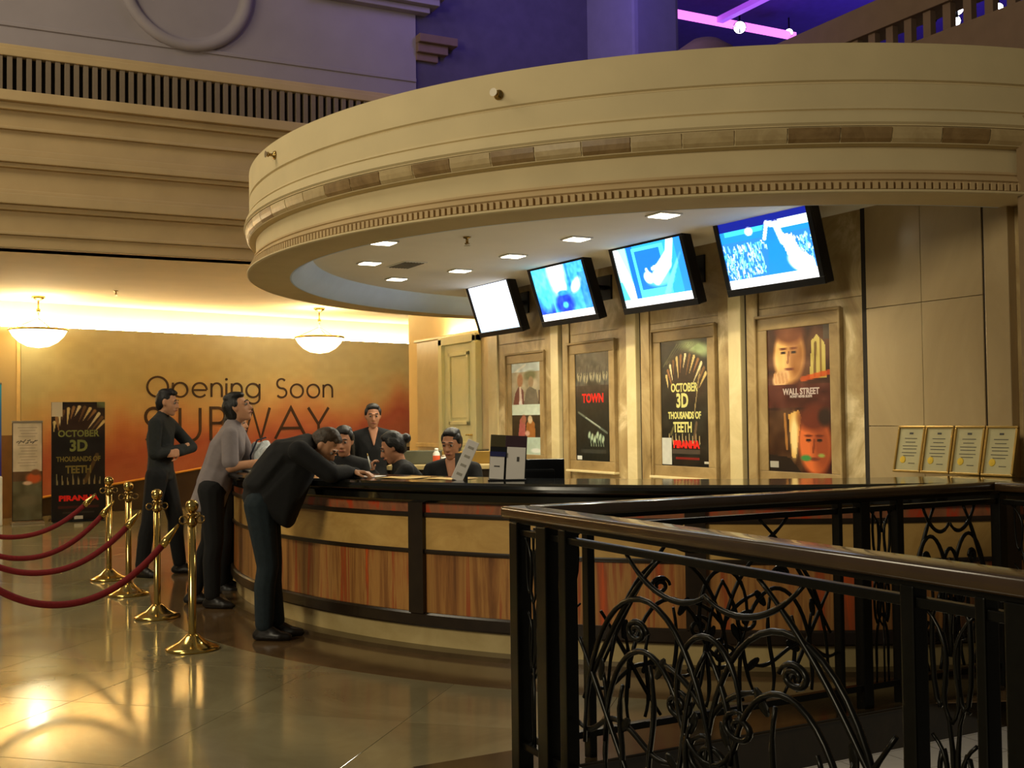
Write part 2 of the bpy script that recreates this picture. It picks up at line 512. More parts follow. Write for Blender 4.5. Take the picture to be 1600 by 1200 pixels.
# storey below
bm = bmesh.new(); box(bm, -18, 14, -12, 18, -4.6, -4.5)
lowf = struct(finish(bm, 'floor_lower', M_LOWTILE))
bm = bmesh.new()
for k in range(-18, 15): box(bm, k - .004, k + .004, -12, 18, -4.5, -4.498)
for k in range(-12, 18): box(bm, -18, 14, k - .004, k + .004, -4.5, -4.498)
g = finish(bm, 'tile_joints', M_SLAB, lowf); g['kind'] = 'stuff'

# ---- poster wall (Y = 0)
WB = struct(B('wall_back', M_WALLMARBLE, -3.2, 4.6, 0.0, 0.3, 0, 3.58))
# end return of the wall on its left, pale
B('end_pilaster', M_STRIP, -3.3, -3.06, -0.03, 0.3, 0, 2.93, WB, 0.006)
bays = [-1.68, -0.23, 1.30]
for x in bays:
    B('pilaster_groove', M_GROOVE, x - .115, x + .115, -0.006, 0.0, 0, 2.93, WB)
    B('pilaster', M_STRIP, x - .085, x + .075, -0.055, 0.0, 0, 2.93, WB, 0.006)
    for s in (-1, 1):
        B('pilaster_margin', M_WALLMARBLE, x + s * .185 - .07, x + s * .185 + .07, -0.025, 0.0, 0, 2.93, WB, 0.004)
B('pilaster_groove', M_GROOVE, 2.695, 2.735, -0.022, 0.0, 0, 2.93, WB)
for z0, z1 in ((0.0, 1.36), (1.364, 2.20), (2.204, 2.93)):
    for x0, x1 in ((2.737, 3.236), (3.24, 3.735)):
        B('stone_panel', M_BEIGE, x0, x1, -0.022, 0, z0, z1, WB, 0.002)
B('pilaster_groove', M_GROOVE, 3.735, 3.79, -0.012, 0.0, 0, 2.93, WB)
B('pilaster', M_BEIGE, 3.79, 3.97, -0.07, 0.0, 0, 2.93, WB, 0.006)
# stone slabs between pilasters
edges = [-3.06, -1.94, -1.42, -0.49, 0.03, 1.04, 1.56, 2.695]
for k in range(0, 8, 2):
    x0, x1 = edges[k], edges[k + 1]
    for z0, z1 in ((0.0, 0.86), (0.864, 2.30), (2.304, 2.93)):
        B('stone_panel', M_WALLMARBLE, x0 + .002, x1 - .002, -0.012, 0, z0, z1, WB, 0.002)
# pier that the canopy dies into on the right
struct(B('wall_right', mat('brown_pier_plaster', (134, 110, 76), 0.6, var=0.08), 4.205, 6.2, -0.27, 0.3, 0, 3.2))

# ---- door wall behind the counter (Y = 1.0) with the pale green panelled door
M_PALEWALL = marble('pale_door_wall_marble', [(0.3, (198, 180, 140)), (0.7, (216, 200, 162))], 1.5, 0.3)
DW = struct(B('wall_door', M_PALEWALL, -7.85, -3.2, 1.0, 1.16, 0, 2.69))
B('cap_moulding', M_STRIP, -7.9, -3.2, 0.965, 1.18, 2.66, 2.70, DW, 0.008)
B('corner_groove', M_GROOVE, -6.93, -6.87, 0.99, 1.0, 0, 2.66, DW)
B('wall_panel', M_PALEWALL, -5.45, -4.9, 0.985, 1.0, 0.1, 2.6, DW, 0.004)
B('dado_moulding', M_STRIP, -7.85, -6.95, 0.96, 1.0, 1.02, 1.08, DW, 0.008)
struct(B('wall_cove', M_CEIL, -9.5, -3.1, 1.55, 1.7, 0, 3.46))
D = struct(B('door_1', M_DOOR, -6.70, -5.66, 0.955, 0.999, 0.0, 2.56, None, 0.003))
for x0, x1, z0, z1 in ((-6.82, -6.70, 0, 2.64), (-5.66, -5.54, 0, 2.64), (-6.82, -5.54, 2.54, 2.66)):
    B('door_casing', M_DOOR, x0, x1, 0.90, 0.999, z0, z1, D, 0.01)
for z0, z1 in ((0.2, 1.12), (1.36, 2.42)):
    for a in ((-6.52, -6.46, z0, z1), (-5.90, -5.84, z0, z1), (-6.52, -5.84, z0, z0 + .06), (-6.52, -5.84, z1 - .06, z1)):
        B('panel_moulding', M_DOOR, a[0], a[1], 0.925, 0.96, a[2], a[3], D, 0.012)
    B('raised_panel', M_DOOR, -6.43, -5.93, 0.94, 0.96, z0 + .1, z1 - .1, D, 0.008)
bm = bmesh.new(); tube(bm, [(-5.76, 0.955, 1.22), (-5.76, 0.90, 1.22), (-5.86, 0.895, 1.22)], 0.012, 8); lathe(bm, [(0, -.01), (.03, -.01), (.03, .01), (0, .01)], 12, (-5.76, 0.94, 1.22))
finish(bm, 'door_handle', M_BRASS, D, True)

# ---- far lobby wall, its printed hoarding and the light cove above
MB, MD = Vector((-10.95, -2.9, 0)), Vector((-0.26, 0.966, 0)).normalized()
MN = Vector((MD.y, -MD.x, 0))                    # towards the hall
MW = Matrix(((MD.x, 0, MN.x, MB.x), (MD.y, 0, MN.y, MB.y), (0, 1, 0, 0), (0, 0, 0, 1)))   # local x along wall, y up, z out
M_LOBBY = mat('orange_tan_lobby_plaster', (178, 150, 98), 0.8, var=0.06, scale=1.5)
LW = struct(B('wall_lobby', M_LOBBY, -9.5, 6.3, 0, 2.97, -0.16, -0.01, M=MW))
B('wainscot', M_WAINSCOT, -1.75, 6.3, 0.0, 1.05, -0.012, -0.004, LW, M=MW)
B('wainscot', mat('brown_marble_dado', (120, 84, 46), 0.5, var=0.15), -9.5, -1.76, 0.0, 1.28, -0.012, 0.0, LW, M=MW)
B('vertical_trim', mat('pale_trim', (206, 172, 110), .6), -1.80, -1.745, 0.0, 2.97, -0.012, 0.006, LW, M=MW)
struct(B('wall_lobby_upper', M_CEIL, -9.6, 7.2, 0, 3.5, -0.62, -0.5, M=MW))

# hoarding picture: tan at the top, orange and red towards its slanting lower edge
def mural_mesh():
    W, H, s0, s1, zt = 150, 60, -1.74, 6.18, 2.985
    zb = lambda s: 0.44 + 0.131 * (s + .38) if s < 4 else 1.01
    r = np.random.RandomState(3)
    def vn(gx, gy):
        g = r.rand(gy + 2, gx + 2); X = np.linspace(0, gx, W); Y = np.linspace(0, gy, H); X, Y = np.meshgrid(X, Y)
        xi = X.astype(int); yi = Y.astype(int); fx = X - xi; fy = Y - yi; fx = fx * fx * (3 - 2 * fx); fy = fy * fy * (3 - 2 * fy)
        return g[yi, xi] * (1 - fx) * (1 - fy) + g[yi, xi + 1] * fx * (1 - fy) + g[yi + 1, xi] * (1 - fx) * fy + g[yi + 1, xi + 1] * fx * fy
    nz = vn(14, 2) * .65 + vn(30, 6) * .35
    S = np.linspace(s0, s1, W)
    t = np.linspace(0, 1, H)[:, None] + (nz - .5) * .30        # 0 top .. 1 bottom
    stops = [(0.0, (158, 146, 108)), (0.34, (172, 154, 104)), (0.54, (184, 148, 92)), (0.68, (180, 114, 66)), (0.84, (164, 80, 52)), (1.0, (170, 90, 58))]
    t = t + .16 * np.exp(-((S[None, :] - 5.75) / .45) ** 2) * np.linspace(0, 1, H)[:, None] ** 1.5 + .10 * np.exp(-((S[None, :] - .1) / .6) ** 2) * np.linspace(0, 1, H)[:, None]
    P = [p for p, _ in stops]; img = np.stack([np.interp(np.clip(t, 0, 1), P, [c[k] for _, c in stops]) for k in range(3)], -1)
    cv = Canvas(W, H, (0, 0, 0)); cv.a = img; cv.noise(70, 30, 5, 2)
    bm = bmesh.new(); lay = bm.loops.layers.float_color.new('Col')
    g = [[bm.verts.new((s0 + (s1 - s0) * i / W, zt + (zb(s0 + (s1 - s0) * i / W) - zt) * j / H, 0.012)) for i in range(W + 1)] for j in range(H + 1)]
    for j in range(H):
        for i in range(W):
            f = bm.faces.new((g[j][i], g[j + 1][i], g[j + 1][i + 1], g[j][i + 1])); c = lin(cv.a[j, i])
            for l in f.loops: l[lay] = c
    me = bpy.data.meshes.new('hoarding_print'); bm.to_mesh(me); bm.free(); me.transform(MW)
    return me, zb


HOARD = thing('printed_hoarding', 'long tan to orange printed hoarding on the far lobby wall with opening notice lettering', 'hoarding', tuple(MB + MN * 0.0))
HM = MW.copy(); HM.translation = (0, 0, 0)
me, zb = mural_mesh(); me.transform(Matrix.Translation(-MB))
link('hoarding_print', me, print_mat('hoarding_print_vinyl', 0, 0.5), HOARD)
bm = bmesh.new(); box(bm, -1.74, 6.18, 0.9, 2.985, -0.008, 0.010); o = finish(bm, 'backing_board', M_LOBBY, HOARD); o.data.transform(HM)
bm = bmesh.new(); tube(bm, [(-1.74, zb(-1.74) - .012, .012), (4, zb(4) - .012, .012), (6.18, zb(6) - .012, .012)], .022, 6); o = finish(bm, 'gilt_edge_strip', M_GOLDTRIM, HOARD); o.data.transform(HM)

# thin geometric letters as raised strokes
def arc(cx, cy, rx, ry, a0, a1, n=18): return [(cx + rx * math.cos(math.radians(a0 + (a1 - a0) * i / n)), cy + ry * math.sin(math.radians(a0 + (a1 - a0) * i / n))) for i in range(n + 1)]


GL = {  # strokes in cap-height units, and advance width
    'O': ([arc(.5, .5, .5, .5, 0, 360, 28)], 1.0), 'p': ([arc(.36, .36, .36, .36, 0, 360, 22), [(0, .72), (0, -.32)]], .74),
    'e': ([[(0.01, .36), (.70, .36)] , arc(.36, .36, .36, .36, 0, 320, 22)], .72), 'n': ([[(0, .72), (0, 0)], arc(.27, .43, .27, .29, 180, 0, 12) + [(.54, 0)]], .54),
    'i': ([[(0, .72), (0, 0)], arc(0, .93, .02, .02, 0, 360, 6)], .04), 'g': ([arc(.36, .36, .36, .36, 0, 360, 22), [(.72, .72), (.72, -.04)] + arc(.36, -.04, .36, .30, 0, -165, 12)], .74),
    'S': ([arc(.28, .745, .25, .255, 40, 270, 12) + arc(.28, .25, .28, .25, 90, -145, 14)[1:]], .56), 'o': ([arc(.36, .36, .36, .36, 0, 360, 22)], .72),
    'U': ([[(0, 1), (0, .36)] + arc(.33, .36, .33, .36, 180, 360, 14) + [(.66, 1)]], .66),
    'B': ([[(0, 0), (0, 1), (.25, 1)] + arc(.25, .765, .235, .235, 90, -90, 10)[1:] + [(0, .53)], [(.25, .53)] + arc(.28, .265, .27, .265, 90, -90, 10)[1:] + [(0, 0)]], .56),
    'W': ([[(0, 1), (.32, 0), (.62, .95), (.92, 0), (1.24, 1)]], 1.24), 'A': ([[(0, 0), (.57, 1), (1.14, 0)], [(.2, .34), (.94, .34)]], 1.14),
    'Y': ([[(0, 1), (.38, .45), (.76, 1)], [(.38, .45), (.38, 0)]], .76)}


def ribbon(bm, pts, w, z0, z1):
    n = len(pts); P = [Vector((p[0], p[1], 0)) for p in pts]; rows = []
    closed = (P[0] - P[-1]).length < 1e-6
    for i in range(n):
        a = P[i - 1] if i > 0 else (P[-2] if closed else P[0]); b = P[i + 1] if i < n - 1 else (P[1] if closed else P[-1])
        d1 = (P[i] - a); d2 = (b - P[i]); d1 = d1.normalized() if d1.length > 1e-9 else d2.normalized(); d2 = d2.normalized() if d2.length > 1e-9 else d1
        d = (d1 + d2); d = d.normalized() if d.length > 1e-6 else d1
        nn = Vector((-d.y, d.x, 0)); k = 1 / max(.45, abs(nn.dot(Vector((-d1.y, d1.x, 0)))))
        l, r_ = P[i] + nn * w / 2 * k, P[i] - nn * w / 2 * k
        rows.append([bm.verts.new((l.x, l.y, z0)), bm.verts.new((l.x, l.y, z1)), bm.verts.new((r_.x, r_.y, z1)), bm.verts.new((r_.x, r_.y, z0))])
    for a, b in zip(rows, rows[1:]):
        for j in range(4): bm.faces.new((a[j], b[j], b[(j + 1) % 4], a[(j + 1) % 4]))
    bm.faces.new(rows[0]); bm.faces.new(rows[-1][::-1])


def letters(s, xs, base, cap, w, sx=1.0):
    for ch, x in zip(s, xs):
        if ch == ' ': continue
        bm = bmesh.new()
        for st in GL[ch][0]: ribbon(bm, [(x + p[0] * cap * sx, base + p[1] * cap) for p in st], w, 0.012, 0.024)
        o = finish(bm, 'letter', M_LETTER, HOARD); o.data.transform(HM)


def layout(s, x0, x1, gap, space=.45):
    tot = sum(GL[c][1] if c != ' ' else space for c in s) + gap * (len(s) - 1)
    k = (x1 - x0) / tot; xs = []; x = x0
    for c in s:
        xs.append(x); x += (GL[c][1] if c != ' ' else space) * k + gap * k
    return xs, k


xs, k = layout('Opening Soon', .33, 4.04, .24)
letters('Opening Soon', xs, 1.885, .34, .034, k / .34)
for ch, x, sx in (('S', .28, 1.0), ('U', .92, 1.0), ('B', 1.50, 1.0), ('W', 1.97, 1.0), ('A', 2.79, 1.03), ('Y', 3.50, 1.04)):
    letters(ch, [x], 1.125, .57, .05, sx)

# light cove: tubes lying behind the top of the wall (they light the strip above)
M_TUBE = emit('lit_cove_tube', (255, 238, 196), 72.0)
bm = bmesh.new(); tube(bm, [(-9.4, 2.99, -.30), (6.6, 2.99, -.30)], .035, 8); o = finish(bm, 'cove_lamp', M_TUBE); o.data.transform(MW); tag(o, 'glowing light cove tube running above the printed hoarding', 'cove light')
bm = bmesh.new(); tube(bm, [(-7.8, 1.36, 2.72), (-3.2, 1.36, 2.72)], .035, 8); tag(finish(bm, 'cove_lamp', M_TUBE), 'glowing light cove tube above the pale green door', 'cove light')
B('cove_shelf', M_CEIL, -9.5, 6.3, 2.93, 2.96, -0.5, -0.1, LW, M=MW)
B('cove_shelf', M_CEIL, -7.85, -3.2, 1.1, 1.55, 2.64, 2.68, DW)

# ---- lobby ceiling and the tall moulded wall in front of it
bm = bmesh.new(); box(bm, -13.5, -5.1, -11, -0.16, 3.42, 3.56); box(bm, -13.5, -3.15, -0.16, 4.2, 3.42, 3.56)
struct(finish(bm, 'ceiling', M_CEIL))
FX, Y0, Y1 = -5.1, -11.0, -0.16
WL = struct(B('wall_left', M_PLASTER2, FX - .25, FX, Y0, Y1, 3.42, 7.6))
prof_m = [(3.42, 3.56, .10), (3.56, 3.60, .14), (3.60, 3.84, .06), (3.84, 3.90, .13), (3.90, 4.02, .19), (4.02, 4.07, .13), (4.33, 4.38, .07), (4.38, 4.46, .12), (4.46, 4.54, .07), (4.76, 4.80, .06), (4.98, 5.06, .08), (5.06, 5.18, .16), (5.57, 5.66, .13), (5.66, 5.72, .07)]
for z0, z1, d in prof_m: B('wall_moulding', M_PLASTER2, FX, FX + d, Y0, Y1, z0, z1, WL, 0.012)
B('string_course', M_DARKWALL, FX, FX + .05, Y0, Y1, 5.93, 5.98, WL, 0.01)
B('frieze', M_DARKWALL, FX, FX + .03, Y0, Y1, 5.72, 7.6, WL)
B('grille_recess', M_GROOVE, FX, FX + .02, Y0, Y1, 5.18, 5.57, WL)
sl = bpy.data.meshes.new('grille_slat'); bm = bmesh.new(); box(bm, 0, .11, -.028, .028, 5.18, 5.57, .004); bm.to_mesh(sl); bm.free()
sl.materials.append(mat('grey_brown_slat', (120, 104, 84), .6))
for k in range(86): link('grille_slat', sl, None, WL, loc=(FX, -8.837 + .1005 * k, 0))
# roundel
bm = bmesh.new(); lathe(bm, [(.80, 0), (.80, .05), (.76, .08), (.70, .08), (.67, .05), (.655, .015), (.62, .012), (0, .012)], 48)
o = finish(bm, 'roundel', M_DARKWALL, WL, True); o.data.transform(Matrix.Translation((FX + .03, -3.15, 6.72)) @ Matrix.Rotation(PI / 2, 4, 'Y'))
# cornice and corner block
for z0, z1, d in ((6.84, 6.92, .16), (6.92, 7.02, .26), (7.02, 7.12, .34)): B('cornice', M_DARKWALL, FX, FX + d, -1.6, Y1 + d, z0, z1, WL, 0.015)
for z0, z1, d in ((6.23, 6.33, .10), (6.33, 6.45, .22), (6.45, 6.56, .34)): B('corner_block', M_BROWNSLAB, FX - .1, FX + d * .5, Y1, Y1 + .22 + d, z0, z1, WL, 0.012)
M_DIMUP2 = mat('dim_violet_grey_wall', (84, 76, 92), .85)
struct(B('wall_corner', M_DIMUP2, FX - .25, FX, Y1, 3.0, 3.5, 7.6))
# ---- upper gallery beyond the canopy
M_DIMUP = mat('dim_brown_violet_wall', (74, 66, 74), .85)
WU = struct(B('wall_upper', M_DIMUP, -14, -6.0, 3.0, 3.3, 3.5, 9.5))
B('wall_return', M_BROWNSLAB, -7.4, -6.55, 2.93, 3.0, 3.5, 9.5, WU)
bm = bmesh.new(); box(bm, -6.55, -3.9, 2.55, 3.3, 3.5, 9.6, .06); struct(finish(bm, 'wall_pillar', M_PURPLE))
struct(B('ceiling_upper', mat('deep_violet_ceiling', (70, 60, 110), .8), -14, 6, 3.3, 16, 9.0, 9.2))
struct(B('wall_gallery', mat('deep_violet_wall', (60, 50, 90), .8), -14, 8, 12, 12.2, 3.5, 9.1))
# pink lit ceiling beams
M_BEAM = emit('pink_lit_beam', (255, 120, 240), 1.6)
bm = bmesh.new(); box(bm, -7.27, -7.17, 4.9, 8.4, 8.42, 8.54); struct(finish(bm, 'trim_2', M_BEAM))
bm = bmesh.new(); box(bm, -7.17, -3.0, 6.55, 6.68, 8.44, 8.54); struct(finish(bm, 'trim_3', emit('violet_lit_beam', (190, 80, 240), 0.55)))
# gallery balustrade
GB = thing('gallery_balustrade', 'dim brown gallery balustrade with posts above the round canopy on the upper right', 'balustrade', (0, 3.5, 0))
B('parapet', M_BROWNSLAB, -2.2, 6, -.1, .25, 3.5, 5.43, GB, .01)
B('top_beam', M_BROWNSLAB, -2.6, 6, -.05, .3, 5.74, 6.08, GB, .01)
for k in range(12):
    x = -1.62 + k * .262
    B('post', M_BROWNSLAB, x - .05, x + .05, 0, .08, 5.43, 5.74, GB)
bm = bmesh.new(); lathe(bm, [(.55, 0), (.52, .2), (.40, .42), (.2, .56), (0, .6)], 20, (-3.45, 3.4, 5.95)); lathe(bm, [(.6, -.6), (.6, 0), (0, 0)], 20, (-3.45, 3.4, 5.95))
struct(finish(bm, 'trim_4', M_BROWNSLAB, None, True))
bm = bmesh.new(); box(bm, -4.1, -2.8, 3.0, 3.9, 3.5, 5.4); struct(finish(bm, 'wall_dome_base', M_BROWNSLAB))
# stage lamps shining in the gallery
M_LENS = emit('white_blue_lens', (235, 235, 255), 9.0)


def stage_lamp(loc, aim, label, r=.07):
    t = thing('stage_lamp', label, 'stage light', loc, 0, 'stage lamps in the gallery')
    q = (Vector(aim) - Vector(loc)).to_track_quat('Z', 'Y').to_matrix().to_4x4()
    bm = bmesh.new(); lathe(bm, [(0, -.2), (r * .8, -.2), (r, -.1), (r, .05), (r * .9, .05), (r * .9, 0), (0, 0)], 14); o = finish(bm, 'lamp_housing', M_BLACKPLASTIC, t, True); o.data.transform(q)
    bm = bmesh.new(); lathe(bm, [(0, .02), (r * .6, .012), (r * .88, 0)], 14); o = finish(bm, 'lens', M_LENS, t, True); o.data.transform(q)
    bm = bmesh.new(); tube(bm, [(0, 0, -.1), (0, 0, .28)], .015, 6); finish(bm, 'hanger', M_BLACKPLASTIC, t)


for p, lab, r in (((-.37, 4.3, 6.04), 'leftmost white stage lamp between the gallery posts, upper right', .08), ((-.067, 4.3, 5.99), 'upper lamp of the close pair of white stage lamps in the gallery', .08),
                  ((-.10, 4.3, 5.86), 'lower lamp of the close pair of white stage lamps in the gallery', .07), ((.475, 4.3, 5.82), 'rightmost small bluish stage lamp in the gallery, near the frame edge', .06),
                  ((-7.15, 7.05, 8.42), 'white stage lamp glaring on the pink lit ceiling beam', .12), ((-7.2, 8.25, 8.52), 'small bluish stage lamp at the far end of the pink beam', .08)):
    stage_lamp(p, CAM, lab, r)

# ================================================================== ROUND CANOPY
CAN = thing('round_canopy', 'large round cream stone canopy with stepped mouldings over the ticket counter', 'canopy', (0, 0, 0))
A0, A1 = -8.5, -183.0
ring('upper_fascia', M_PLASTER, [(4.10, 3.61), (4.35, 3.61), (4.35, 3.394), (4.335, 3.386), (4.335, 3.378), (4.35, 3.370), (4.35, 3.235), (4.10, 3.235)], A0, A1, 120, CAN, True)
ring('torus_moulding', M_PLASTER, [(4.10, 3.235), (4.358, 3.235), (4.362, 3.222), (4.352, 3.216), (4.368, 3.205), (4.385, 3.175), (4.392, 3.15), (4.398, 3.135), (4.385, 3.122), (4.388, 3.115), (4.10, 3.115)], A0, A1, 120, CAN, True)
ring('inlay_bed', M_PLASTER, [(4.10, 3.115), (4.378, 3.115), (4.372, 3.06), (4.35, 3.02), (4.31, 3.012), (4.10, 3.012)], A0, A1, 120, CAN, True)
pal = [0, 1, 0, 0, 1, 1, 0, 1, 0, 1, 1]
na = 44
for k in range(na):
    a = A0 + (A1 - A0) * k / na; b = A0 + (A1 - A0) * (k + .97) / na
    ring('inlay_tile', M_INLAY if pal[(k * 7) % 11] == 0 else M_INLAY2, [(4.36, 3.108), (4.386, 3.108), (4.381, 3.075), (4.372, 3.045), (4.356, 3.026), (4.34, 3.026)], a, b, 4, CAN)
ring('frieze_band', M_PLASTER, [(4.10, 3.012), (4.295, 3.012), (4.29, 2.872), (4.10, 2.872)], A0, A1, 120, CAN, True)
ring('lower_moulding', M_PLASTER2, [(4.10, 2.872), (4.315, 2.872), (4.318, 2.858), (4.308, 2.852), (4.325, 2.838), (4.338, 2.815), (4.325, 2.806), (4.318, 2.752), (4.10, 2.752)], A0, A1, 120, CAN, True)
bm = bmesh.new(); nd = 290
for k in range(nd):
    a0_ = math.radians(A0 + (A1 - A0) * k / nd); da = math.radians((A1 - A0) / nd) * .6
    vs = []
    for r in (4.315, 4.347):
        for z in (2.757, 2.802):
            for a in (a0_, a0_ + da): vs.append(bm.verts.new((r * math.cos(a), CY + r * math.sin(a), z)))
    for f in ((0, 1, 3, 2), (4, 6, 7, 5), (0, 4, 5, 1), (2, 3, 7, 6), (0, 2, 6, 4), (1, 5, 7, 3)): bm.faces.new([vs[i] for i in f])
o = finish(bm, 'dentil_course', M_PLASTER2, CAN); o['kind'] = 'stuff'
ring('bottom_lip', M_PLASTER, [(4.0, 2.752), (4.355, 2.752), (4.372, 2.745), (4.372, 2.735), (4.36, 2.728), (4.0, 2.728)], A0, A1, 120, CAN, True)
ring('inner_rim', mat('tv_glow_blue_rim', (186, 204, 228), .7, var=.04), [(4.02, 2.75), (4.0, 2.728), (3.985, 2.728), (3.93, 2.76), (3.86, 2.83), (3.80, 2.93), (4.02, 2.96)], A0, A1, 120, CAN, True)  # blue light from the televisions is put into the rim colour


def disc(name, m, R, z0, z1, a0=A0, a1=A1, n=80, chord=True):
    bm = bmesh.new(); rows = []
    for z in (z0, z1): rows.append([bm.verts.new((R * math.cos(math.radians(a0 + (a1 - a0) * i / n)), CY + R * math.sin(math.radians(a0 + (a1 - a0) * i / n)), z)) for i in range(n + 1)])
    bm.faces.new(rows[0][::-1]); bm.faces.new(rows[1])
    for i in range(n + 1):
        j = (i + 1) % (n + 1); bm.faces.new((rows[0][i], rows[0][j], rows[1][j], rows[1][i]))
    return finish(bm, name, m, CAN)


disc('inner_ceiling', M_DRUMCEIL, 4.01, 2.93, 2.98)
disc('roof', M_PLASTER2, 4.2, 3.52, 3.56)


# ceiling fittings under the canopy
def downlight(x, y, label, power=14):
    t = thing('downlight', label, 'ceiling light', (x, y, 2.93), 0, 'downlights under the canopy')
    bm = bmesh.new(); box(bm, -.10, .10, -.10, .10, -.012, 0.0, .003); finish(bm, 'frame', M_WHITE, t)
    bm = bmesh.new(); box(bm, -.082, .082, -.082, .082, -.016, -.006); finish(bm, 'diffuser', emit('lit_downlight_glass', (255, 240, 205), 14.0), t)
    l = light('SPOT', 'downlight_beam', (x, y, 2.90), power, (1.0, 0.90, 0.66), (x, y, 0), spot_size=math.radians(150), spot_blend=.6, shadow_soft_size=.08)


for i, (x, y, lb) in enumerate(((-.09, -2.60, 'square downlight nearest the canopy front rim, above and left of the others'), (-1.29, -2.27, 'square downlight at far left of the canopy, just below the front one'),
                 (-2.32, -1.58, 'lowest and farthest square downlight at the back left under the canopy'), (-1.46, -1.25, 'square downlight above the leftmost television'),
                 (-.35, -1.24, 'square downlight left of and above the second television from the left'), (.73, -1.22, 'square downlight between the second and third televisions'),
                 (1.93, -1.20, 'largest square downlight, above the third television from the left'))):
    downlight(x, y, lb, 135 if i > 2 else 30)


def sprinkler(p, out, label):
    t = thing('sprinkler_head', label, 'sprinkler', p)
    q = Vector(out).to_track_quat('Z', 'Y').to_matrix().to_4x4()
    bm = bmesh.new(); lathe(bm, [(0, 0), (.035, 0), (.03, .012), (.012, .016), (.012, .05), (.02, .052), (.02, .06), (0, .06)], 14); o = finish(bm, 'escutcheon', M_BRASS_D, t, True); o.data.transform(q)
    bm = bmesh.new(); lathe(bm, [(0, .072), (.026, .072), (.026, .076), (0, .076)], 14); tube(bm, [(.014, 0, .055), (.022, 0, .065), (.005, 0, .074)], .003, 5); tube(bm, [(-.014, 0, .055), (-.022, 0, .065), (-.005, 0, .074)], .003, 5)
    o = finish(bm, 'deflector', M_SILVER, t); o.data.transform(q)


def radial(x, y): v = Vector((x, y - CY, 0)); v.normalize(); return v


sprinkler((-8.9, -3.4, 3.42), (0, 0, -1), 'small sprinkler head on the lobby ceiling between the two pendant lamps')
sprinkler((2.47, -2.83, 3.47), radial(2.47, -2.83), 'small dark brass sprinkler head on the canopy fascia, upper middle of the photo')
sprinkler((.19, -3.6, 3.5), radial(.19, -3.6), 'small dark brass sprinkler head on the canopy fascia near its left end')
sprinkler((.43, -2.08, 2.93), (0, 0, -1), 'small sprinkler head hanging from the ceiling under the canopy')
VT = thing('ceiling_vent', 'flat grey air vent in the ceiling under the canopy between the downlights', 'vent', (-1.28, -1.90, 2.93))
B('frame', M_WHITE, -.22, .22, -.12, .12, -.008, 0, VT, .002)
for k in range(7): B('slat', mat('grey_vent', (120, 116, 108), .6), -.2, .2, -.10 + k * .03, -.085 + k * .03, -.014, -.008, VT)

# pendant bowls in the lobby
M_BOWL = emit('lit_alabaster_bowl', (255, 232, 170), 6.0)


def pendant(x, y, label):
    t = thing('pendant_lamp', label, 'pendant lamp', (x, y, 3.42), 0, 'lobby pendant lamps')
    bm = bmesh.new(); lathe(bm, [(0, 0), (.10, 0), (.10, -.03), (.05, -.06), (.02, -.08), (0, -.08)], 18); finish(bm, 'canopy_plate', M_BRASS_D, t, True)
    bm = bmesh.new(); tube(bm, [(0, 0, -.06), (0, 0, -.36)], .012, 8); lathe(bm, [(0, -.18), (.03, -.2), (.03, -.24), (0, -.26)], 12); finish(bm, 'stem', M_BRASS_D, t, True)
    for k in range(3):
        a = k * 2.094 + .3; bm = bmesh.new(); tube(bm, [(0, 0, -.34), (.40 * math.cos(a), .40 * math.sin(a), -.515)], .007, 6); finish(bm, 'chain', M_BRASS_D, t)
    bm = bmesh.new(); lathe(bm, [(.385, -.505), (.42, -.51), (.43, -.525), (.415, -.54), (.37, -.62), (.28, -.71), (.16, -.775), (0, -.80), ], 32); finish(bm, 'glass_bowl', M_BOWL, t, True)
    bm = bmesh.new(); lathe(bm, [(.42, -.50), (.438, -.51), (.438, -.53), (.42, -.535)], 32); finish(bm, 'rim', M_BRASS, t, True)
    light('POINT', 'pendant_bulb', (x, y, 2.97), 42, (1.0, 0.88, 0.60), shadow_soft_size=.15)


pendant(-10.11, -4.36, 'glowing bowl pendant lamp at the far left, above the poster standee')
pendant(-10.35, .22, 'glowing bowl pendant lamp above the dark lettering, just left of the canopy underside')


